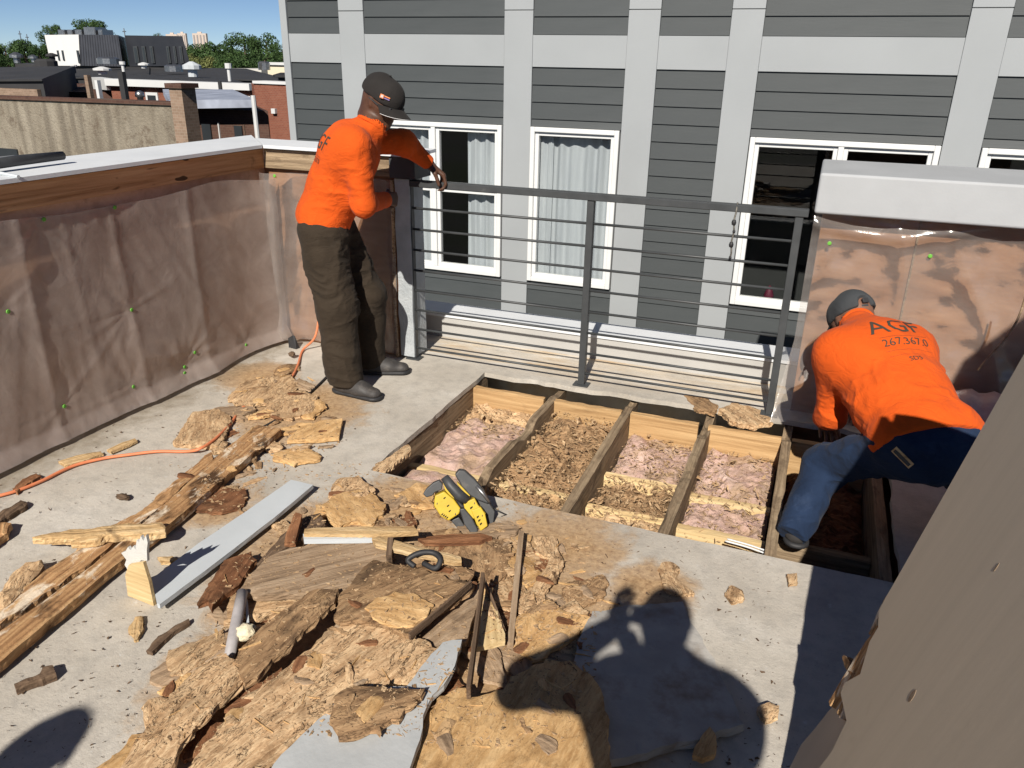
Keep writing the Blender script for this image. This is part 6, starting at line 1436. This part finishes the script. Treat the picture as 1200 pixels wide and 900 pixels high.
def person(root, J, skin, shirt, pants, cap=None, h=.0065, shirt_amp=.006, pant_amp=.008, seed=1, belly=0.0, shoes=True, cuffcut=True):
    """J: joints in world space; grows body, shirt, trousers"""
    pel, chest, nk = [np.array(J[k], float) for k in ('pelvis', 'chest', 'neck')]; r = unit(J['right']); up = unit(chest - pel); f = unit(np.cross(up, r))
    g = {k: np.array(v, float) for k, v in J.items() if not isinstance(v, dict)}
    pts = [pel, chest, nk, g['head']] + [g[k] for k in ('sr', 'er', 'wr', 'sl', 'el', 'wl', 'hr', 'kr', 'ar', 'hl', 'kl', 'al')]
    lo, hi = bounds(pts, .24); F = Field(lo, hi, h); hc = g['head']; hf, hu = unit(g['face']), g['crown']
    bulk = J.get('bulk', 0.0); torso(F, pel, chest, nk, r, f, -.012 + bulk, belly); F.cap(nk - up * .03, hc - unit(hu) * .03 - hf * .03, .056, .054, .03); head(F, hc, hf, hu)
    for s in 'rl':
        limb(F, g['s' + s], g['e' + s], g['w' + s], (.052, .042, .029)); limb(F, g['h' + s], g['k' + s], g['a' + s], (.080, .056, .040), 0, .04)
        H = J['hand_' + s]; hand(F, g['w' + s], *H['frame'], **H.get('kw', {}))
        fd = unit(g['f' + s]); F.cap(g['a' + s] - np.array([0, 0, .03]), g['a' + s] + fd * .13 - np.array([0, 0, .066]), .030, .020, .03)
    body = link_mesh('body', F.mesh('body'), skin, root, True)
    F = Field(*bounds([pel, chest, nk] + [g[k] for k in ('sr', 'er', 'wr', 'sl', 'el', 'wl')], .24), h)
    torso(F, pel, chest, nk, r, f, .020 + bulk, belly)
    hem = pel - up * .045
    for s in 'rl':
        limb(F, g['s' + s], g['e' + s], g['w' + s] - unit(g['w' + s] - g['e' + s]) * .02, (.070, .060, .040), 0, .045)
    F.cut(hem, -up); 
    for s in 'rl':
        dw = unit(g['w' + s] - g['e' + s])
        sl, (X, Y, Z) = F.block(g['w' + s] - .14, g['w' + s] + .14); d = (X - g['w' + s][0]) * dw[0] + (Y - g['w' + s][1]) * dw[1] + (Z - g['w' + s][2]) * dw[2] + .008
        near = np.sqrt((X - g['w' + s][0]) ** 2 + (Y - g['w' + s][1]) ** 2 + (Z - g['w' + s][2]) ** 2) < .10
        F.D[sl] = np.where(near, np.maximum(F.D[sl], d), F.D[sl])
    F.cap(nk + unit(hc - nk) * .01, nk + unit(hc - nk) * .2, .066, .075, 0, None, True)
    fa0 = folds(seed, shirt_amp, J.get('ffreq', (9, 9, 13))); fa = lambda V: fa0(V) * np.clip(((V - hem) @ up) / .07, .06, 1)
    sh = link_mesh('shirt', F.mesh('shirt', fa), shirt, root, True)
    ax = unit(hc - nk); q1 = unit(np.cross(ax, r)); q2 = np.cross(ax, q1); m = MB(); m.tube([nk + ax * .004 + (q1 * math.cos(t_) * 1.06 + q2 * math.sin(t_)) * .071 - ax * .012 * math.cos(t_) for t_ in np.linspace(0, 6.2832, 25)], .010, 7); m.build('collar', shirt, root, True)
    F = Field(*bounds([pel] + [g[k] for k in ('hr', 'kr', 'ar', 'hl', 'kl', 'al')], .22), h)
    F.cap(pel - r * .075 - up * .03, pel + r * .075 - up * .03, .110 + bulk, None, BODY_K, (f, 1.10)); F.cap(pel - up * .03, pel + up * .02, .116 + bulk, .110 + bulk, BODY_K, (f, 1.14))
    for s in 'rl': limb(F, g['h' + s], g['k' + s], g['a' + s] + unit(g['a' + s] - g['k' + s]) * (.05 + J.get('cuff', 0)), J.get('leg_r', (.098, .080, .074)), 0, .05)
    fb = folds(seed + 40, pant_amp, (8, 8, 15))
    for s in 'rl':
        if not cuffcut: break
        dw = unit(g['a' + s] - g['k' + s]); sl, (X, Y, Z) = F.block(g['a' + s] - .26, g['a' + s] + .26); d = (X - g['a' + s][0]) * dw[0] + (Y - g['a' + s][1]) * dw[1] + (Z - g['a' + s][2]) * dw[2] - .035 - J.get('cuff', 0)
        near = np.sqrt((X - g['a' + s][0]) ** 2 + (Y - g['a' + s][1]) ** 2 + (Z - g['a' + s][2]) ** 2) < .15 + J.get('cuff', 0)
        F.D[sl] = np.where(near, np.maximum(F.D[sl], d), F.D[sl])
    tr = link_mesh('trousers', F.mesh('trousers', fb), pants, root, True)
    if shoes:
        for s in 'rl': shoe(g['k' + s] - g['a' + s], g['a' + s], g['f' + s], root)
    return body, sh, tr
A = np.array
# the standing worker by the railing
m1 = empty('person', (-2.35, 3.6, 0), 'standing worker in an orange long sleeved shirt and dark cap gripping the railing', 'person', 'workers on the roof')
rgt = unit([.52, -.85, .05]); C1 = A([-2.27, 3.60, 1.335])
J1 = dict(pelvis=(-2.445, 3.56, .965), chest=C1, neck=(-2.17, 3.635, 1.435), head=onY(447, 119, 3.69), face=unit([.89, -.12, -.44]), crown=unit([.44, .0, .90]), right=rgt,
          sr=C1 + rgt * .175 + A([.02, 0, -.005]), er=(-2.135, 3.46, 1.075), wr=onY(452, 234, 3.78), sl=C1 - rgt * .15 + A([.08, .02, .03]), el=onY(473, 166, 3.93), wl=onY(503, 192, 4.09),
          hr=(-2.41, 3.48, .90), kr=(-2.345, 3.475, .50), ar=(-2.325, 3.475, .10), hl=(-2.47, 3.65, .90), kl=(-2.335, 3.76, .50), al=(-2.36, 3.80, .10), fr=(1, -.10, 0), fl=(.9, .35, 0), leg_r=(.126, .106, .096), bulk=.012,
          hand_r=dict(frame=(unit([.1, .85, -.10]), unit([.8, -.3, .35]), unit([-.2, .2, .9])), kw=dict(curl=(45, 55, 40))), hand_l=dict(frame=(unit([.68, .28, -.62]), unit([.45, .25, .80]), unit([.45, -.85, .1])), kw=dict(curl=(38, 48, 42), thumb=(.5, .1), sc_=1.1)))
b1, s1, t1 = person(m1, J1, M['skin'], M['orange'], M['trouser'], h=.0065, shirt_amp=.013, pant_amp=.015, seed=3, belly=.03)
co, cb_, cf, cu_, cr_ = cap_hat(m1, A(J1['head']), J1['face'], J1['crown'], M['capcloth'], piping=True)
g = MB(); hd = A(J1['head'])
for q in (-1, 1): g.obox(hd + cf * .100 + cr_ * q * .034 - cu_ * .002, cr_ * .027, cf * .004 + cr_ * -.002 * q, cu_ * .019)
for q in (-1, 1): g.tube([hd + cf * .098 + cr_ * q * .060, hd + cf * .05 + cr_ * q * .080, hd - cf * .02 + cr_ * q * .083 + cu_ * .01], .004, 5)
g.build('sunglasses', M['blackrub'], m1)
def patch(parent, c, right, up, w, h_, mat, name, th=.0015):
    m = MB(); n = np.cross(right, up); m.obox(c, unit(right) * w, unit(up) * h_, unit(n) * th); return m.build(name, M[mat], parent)
M['logo_orange'] = paint('orange_patch', (.75, .25, .10), .7); M['logo_pale'] = paint('pale_thread', (.55, .5, .5), .7); M['logo_purple'] = paint('purple_thread', (.20, .15, .33), .7)
sd = unit(cf * .62 + cr_ * .78); lc = cb_ + sd * .1035 + cu_ * .022; lr = unit(np.cross(cu_, sd)); lu = unit(cu_ - sd * .25)
patch(co, lc - lr * .016, lr, lu, .0095, .0095, 'logo_orange', 'cap_badge'); patch(co, lc - lr * .016 + sd * .0018, lr, lu, .006, .006, 'logo_pale', 'cap_badge')
patch(co, lc + lr * .010 + lu * .005, lr, lu, .014, .0026, 'logo_orange', 'cap_badge'); patch(co, lc + lr * .010 - lu * .004, lr, lu, .014, .0030, 'logo_purple', 'cap_badge')
bu = unit(A(J1['chest']) - A(J1['pelvis'])); bn = unit(-np.cross(bu, rgt)); ctr = A(J1['chest']) + bn * .16
print_on(s1, s1, 'AGF', ctr - bu * .075 + rgt * .07, rgt, bu, bn, .115, 'ink', 'shirt_lettering')
print_on(s1, s1, '267.367.0', ctr - bu * .145 + rgt * .07, rgt, bu, bn, .035, 'ink', 'shirt_lettering'); print_on(s1, s1, '_____________', ctr - bu * .108 + rgt * .07, rgt, bu, bn, .022, 'ink', 'shirt_lettering')
# the crouching worker in front of the far wall
m2 = empty('person', (.4, 3.1, -.2), 'crouching worker in an orange shirt and blue jeans bent over the opening, seen from behind', 'person', 'workers on the roof')
pel2 = onY(1084, 516, 3.08); ch2 = onY(1022, 412, 3.46); r2 = unit([.86, .50, .02]); nk2 = onY(1006, 384, 3.57)
J2 = dict(pelvis=pel2, chest=ch2, neck=nk2, head=onY(999, 376, 3.66), face=unit([-.42, .62, -.66]), crown=unit([-.38, .50, .78]), right=r2,
          sr=ch2 + r2 * .175, er=ch2 + r2 * .30 + A([.02, .22, -.20]), wr=ch2 + r2 * .16 + A([-.06, .40, -.42]), sl=ch2 - r2 * .175, el=onY(973, 486, 3.42), wl=A([.17, 3.66, .22]),
          hr=pel2 + r2 * .09, kr=(.82, 3.34, .13), ar=(.80, 2.92, .10), hl=pel2 - r2 * .09 + A([-.02, -.01, -.02]), kl=onY(966, 547, 3.24), al=onY(936, 608, 3.02), fr=(.1, 1, 0), fl=(-.1, 1, 0), leg_r=(.102, .080, .064), bulk=.022, cuff=.05,
          hand_r=dict(frame=(unit([-.2, .6, -.7]), unit([.1, .6, .6]), unit([-1, 0, .1]))), hand_l=dict(frame=(unit([.3, .6, -.6]), unit([-.1, .6, .7]), unit([1, 0, .1]))))
b2, s2, t2 = person(m2, J2, M['skin2'], M['orange'], M['denim'], h=.0065, shirt_amp=.013, pant_amp=.014, seed=12, belly=.02)
cap_hat(m2, A(J2['head']), J2['face'], J2['crown'], M['capgrey'])
bu = unit(ch2 - pel2); bn = unit(-np.cross(bu, r2)); ctr = ch2 + bn * .15
print_on(s2, s2, 'AGF', ctr - bu * .055 + r2 * .02, r2, bu, bn, .125, 'ink', 'shirt_lettering')
print_on(s2, s2, '267.367.0', ctr - bu * .125 + r2 * .03, r2, bu, bn, .052, 'ink', 'shirt_lettering')
for dy, sz, tx in ((.078, .030, '______________'), (.150, .026, '________________'), (.175, .022, '__________________')): print_on(s2, s2, tx, ctr - bu * dy + r2 * .03, r2, bu, bn, sz, 'ink', 'shirt_lettering', .5)
print_on(s2, s2, 'SDS', ctr - bu * .215 + r2 * .02, r2, bu, bn, .032, 'ink', 'shirt_lettering')
pc = onY(1058, 535, 2.94)
bvt = BVHTree.FromPolygons([v.co + root_loc(t2) for v in t2.data.vertices], [list(p.vertices) for p in t2.data.polygons])
hp = bvt.ray_cast(Vector(EYE.tolist()), Vector(ray(1058, 536).tolist()))
if hp[0] is not None:
    n_ = A(hp[1]); n_ = n_ if n_ @ ray(1058, 536) < 0 else -n_; rt_ = unit(np.cross([0, 0, 1], n_)); u_ = np.cross(n_, rt_); rt2 = unit(rt_ * .86 - u_ * .5); u2 = unit(np.cross(n_, rt2))
    m = MB(); m.obox(A(hp[0]) + n_ * .003, rt2 * .042, u2 * .013, n_ * .002); lp_ = m.build('pocket_label', M['weathlabel'] if 'weathlabel' in M else M['stick'], t2)
    m = MB(); m.obox(A(hp[0]) + n_ * .006 - u2 * .002, rt2 * .036, u2 * .006, n_ * .0015); m.build('label_band', M['darkplastic'], lp_)
# whoever takes the picture: only the shadow falls into view
m3 = empty('person', (.08, -.28, 0), 'tall person standing behind the camera holding up a phone', 'person')
c3 = A([.10, -.21, 1.60]); r3 = unit(A([1.0, .05, 0]))
J3 = dict(pelvis=(.12, -.30, 1.05), chest=c3, neck=(.07, -.20, 1.71), head=(.05, -.17, 1.825), face=unit([-.1, 1, -.25]), crown=unit([0, .2, 1]), right=r3,
          sr=c3 + r3 * .15, er=(.25, -.10, 1.42), wr=(.0, -.10, 1.60), sl=c3 - r3 * .19, el=(-.37, -.03, 1.40), wl=(-.125, -.075, 1.70),
          hr=(.20, -.30, 1.0), kr=(.21, -.28, .55), ar=(.22, -.34, .1), hl=(.03, -.30, 1.0), kl=(.0, -.28, .55), al=(-.02, -.34, .1), fr=(.1, 1, 0), fl=(-.1, 1, 0), bulk=.025,
          hand_r=dict(frame=(unit([-.6, .0, .75]), unit([.3, -.9, .2]), unit([-.6, .3, -.5]))), hand_l=dict(frame=(unit([.08, .02, 1]), unit([-.3, -.9, .1]), unit([.8, .4, -.2])), kw=dict(curl=(8, 12, 10), spread=.14)))
person(m3, J3, M['skin2'], M['navy'], M['navy'], h=.011, shirt_amp=.004, seed=22)
cap_hat(m3, A(J3['head']), J3['face'], J3['crown'], M['capcloth'])
mb = MB(); mb.box((-.085, -.040, 1.70), (.075, -.030, 1.775)); tag(mb.build('phone', M['blackrub'], loc=(0, -.035, 1.70), bevel=.003), 'black phone held up by the person behind the camera', 'phone')
m4 = empty('person', (-1.45, -1.2, 0), 'onlooker in dark clothes standing at the back of the deck behind the camera', 'person')
o4 = A([-1.46, -1.16, 0]); c4 = o4 + [0, 0, 1.40]
J4 = dict(pelvis=o4 + [0, 0, .95], chest=c4, neck=o4 + [0, .02, 1.5], head=o4 + [0, .04, 1.62], face=A([.2, 1, -.2]), crown=A([0, .1, 1]), right=A([1, 0, 0]), sr=c4 + [.18, 0, 0], er=c4 + [.24, .02, -.28], wr=c4 + [.22, .10, -.52], sl=c4 - [.18, 0, 0], el=c4 + [-.24, .02, -.28], wl=c4 + [-.22, .1, -.52],
          hr=o4 + [.09, 0, .9], kr=o4 + [.1, .02, .5], ar=o4 + [.1, 0, .1], hl=o4 + [-.09, 0, .9], kl=o4 + [-.1, .02, .5], al=o4 + [-.1, 0, .1], fr=(0.1, 1, 0), fl=(-.1, 1, 0), hand_r=dict(frame=(A([0, .1, -1]), A([1, 0, 0]), A([0, 1, .1]))), hand_l=dict(frame=(A([0, .1, -1]), A([-1, 0, 0]), A([0, 1, .1]))))
person(m4, J4, M['skin2'], M['navy'], M['navy'], h=.012, shirt_amp=.004, seed=25)
cap_hat(m4, A(J4['head']), J4['face'], J4['crown'], M['capcloth'])

# ------------------------------------------------------------------ cordless saw lying on its side
sw = empty('circular_saw', G(545, 622), 'yellow and black cordless circular saw lying on its side before the opening', 'power tool')
so = G(541, 612); vx = unit(G(575, 606) - G(520, 640)); vd = unit(A([so[0], so[1], 0]) * 1.0); sx_ = A([vd[1], -vd[0], 0]); sz_ = A([0, 0, 1.0])
VN = unit(A([so[0], so[1], -1.2]))                      # towards the tool from the eye; its parts are laid across this
su = unit(np.cross(VN, sx_)) * -1
if su[2] < 0: su = -su
def S(x, y, dep=0.0):        # a point on the tool: picture position, nearer (+) or farther (-) along the line of sight
    d = ray(x, y); base = so + A([0, 0, .085]); t = ((base - EYE) @ VN) / (d @ VN); return EYE + d * t - VN * dep
def hull(name, pts, dep0, dep1, mat, bev=.008, parent=None):
    L = [S(x, y, dep1) for x, y in pts]; q = MB(); q.prism(L, VN * (dep1 - dep0)); return q.build(name, M[mat], parent or sw, False, bev * .6, 3)
bd = hull('motor_housing', [(510, 579), (521, 574), (532, 583), (540, 594), (538, 600), (526, 608), (517, 603), (509, 591)], -.035, .055, 'yellow')
hull('front_grip', [(496, 578), (500, 572), (508, 565), (515, 562), (519, 566), (518, 573), (510, 576), (507, 580), (500, 582)], -.02, .03, 'darkplastic', .006)
q = MB(); q.tube([S(521, 558, .03), S(528, 568, .035), S(538, 579, .04), (S(547, 585, .035))], [.017, .021, .023, .019], 14); q.build('rear_handle', M['darkplastic'], sw, True)
hull('handle_web', [(519, 565), (525, 568), (535, 582), (531, 584), (522, 574)], -.01, .03, 'yellow', .004)
g = MB()
pts = [S(535, 553, -.005), S(545, 551, .0), S(557, 562, .0), S(566, 576, .0), S(572, 589, .0)]
hull('blade_guard', [(533, 556), (538, 550), (545, 551), (556, 561), (567, 574), (574, 588), (571, 590), (560, 586), (550, 580), (541, 570)], -.055, .012, 'darkplastic', .010)
q = MB(); q.tube([S(558, 569, .016), S(566, 578, .016), S(573, 588, .014)], [.006, .008, .005], 8); q.build('blade_edge', M['steel'], sw, True)
hull('guard_flange', [(535, 563), (551, 580), (549, 582), (536, 567)], .0, .026, 'yellow', .003)
hull('gear_case', [(543, 588), (556, 582), (560, 590), (569, 600), (566, 606), (552, 606), (545, 598)], -.05, .045, 'yellow', .006)
hull('battery', [(552, 596), (563, 592), (568, 600), (571, 614), (563, 620), (558, 612)], -.045, .052, 'yellow', .006)
hull('battery_shoe', [(538, 594), (544, 593), (553, 604), (560, 618), (558, 625), (552, 623), (544, 612)], -.04, .062, 'darkplastic', .008)
hull('base_plate', [(557, 582), (572, 588), (580, 600), (578, 616), (570, 622), (564, 600)], -.075, -.01, 'darkplastic', .004)
hull('lower_grip', [(528, 609), (538, 605), (545, 616), (541, 622), (536, 618)], -.05, .02, 'darkplastic', .006)
q = MB(); q.tube([S(574, 596, -.06), S(594, 606, -.07), S(580, 612, -.07)], .004, 6); q.build('rip_fence', M['blackrub'], sw, True)
for k in range(4):
    q = MB(); a = S(519 + k * 1.9, 600 - .5 * k + 1.8 * k, .056); q.obox(a, vx * .007, VN * .002, su * .0022); q.build('vent_slot', M['blackrub'], bd)
for k in range(3):
    q = MB(); q.obox(S(560 + k * 1.8, 603 + 4 * k, .0535), vx * .009, VN * .0018, su * .003); q.build('marking', M['blackrub'], sw)
q = MB(); q.obox(S(553, 592.5, .046), vx * .012, VN * .0018, su * .003); q.build('marking', M['blackrub'], sw)
for (x, y, dp) in ((513, 588, .0555), (534, 600, .0555), (556, 588, .0455), (565, 602, .0525), (560, 615, .0525)):
    q = MB(); c_ = S(x, y, dp); q.add([c_ + (vx * math.cos(a_) + su * math.sin(a_)) * .0045 for a_ in np.linspace(0, 6.283, 8, endpoint=False)] + [c_ - VN * .002], [(i, (i + 1) % 8, 8) for i in range(8)]); q.build('screw', M['steel'], sw)
q = MB(); q.tube([S(536, 586, .03), S(541, 592, .036), S(547, 592, .034)], [.006, .008, .006], 8); q.build('trigger', M['blackrub'], sw, True)
for k, (x, y) in enumerate(((522, 581), (526, 590), (528, 596))):
    q = MB(); q.obox(S(x, y, .056), vx * .010, VN * .0014, su * .0022); q.build('marking', M['blackrub'], bd)
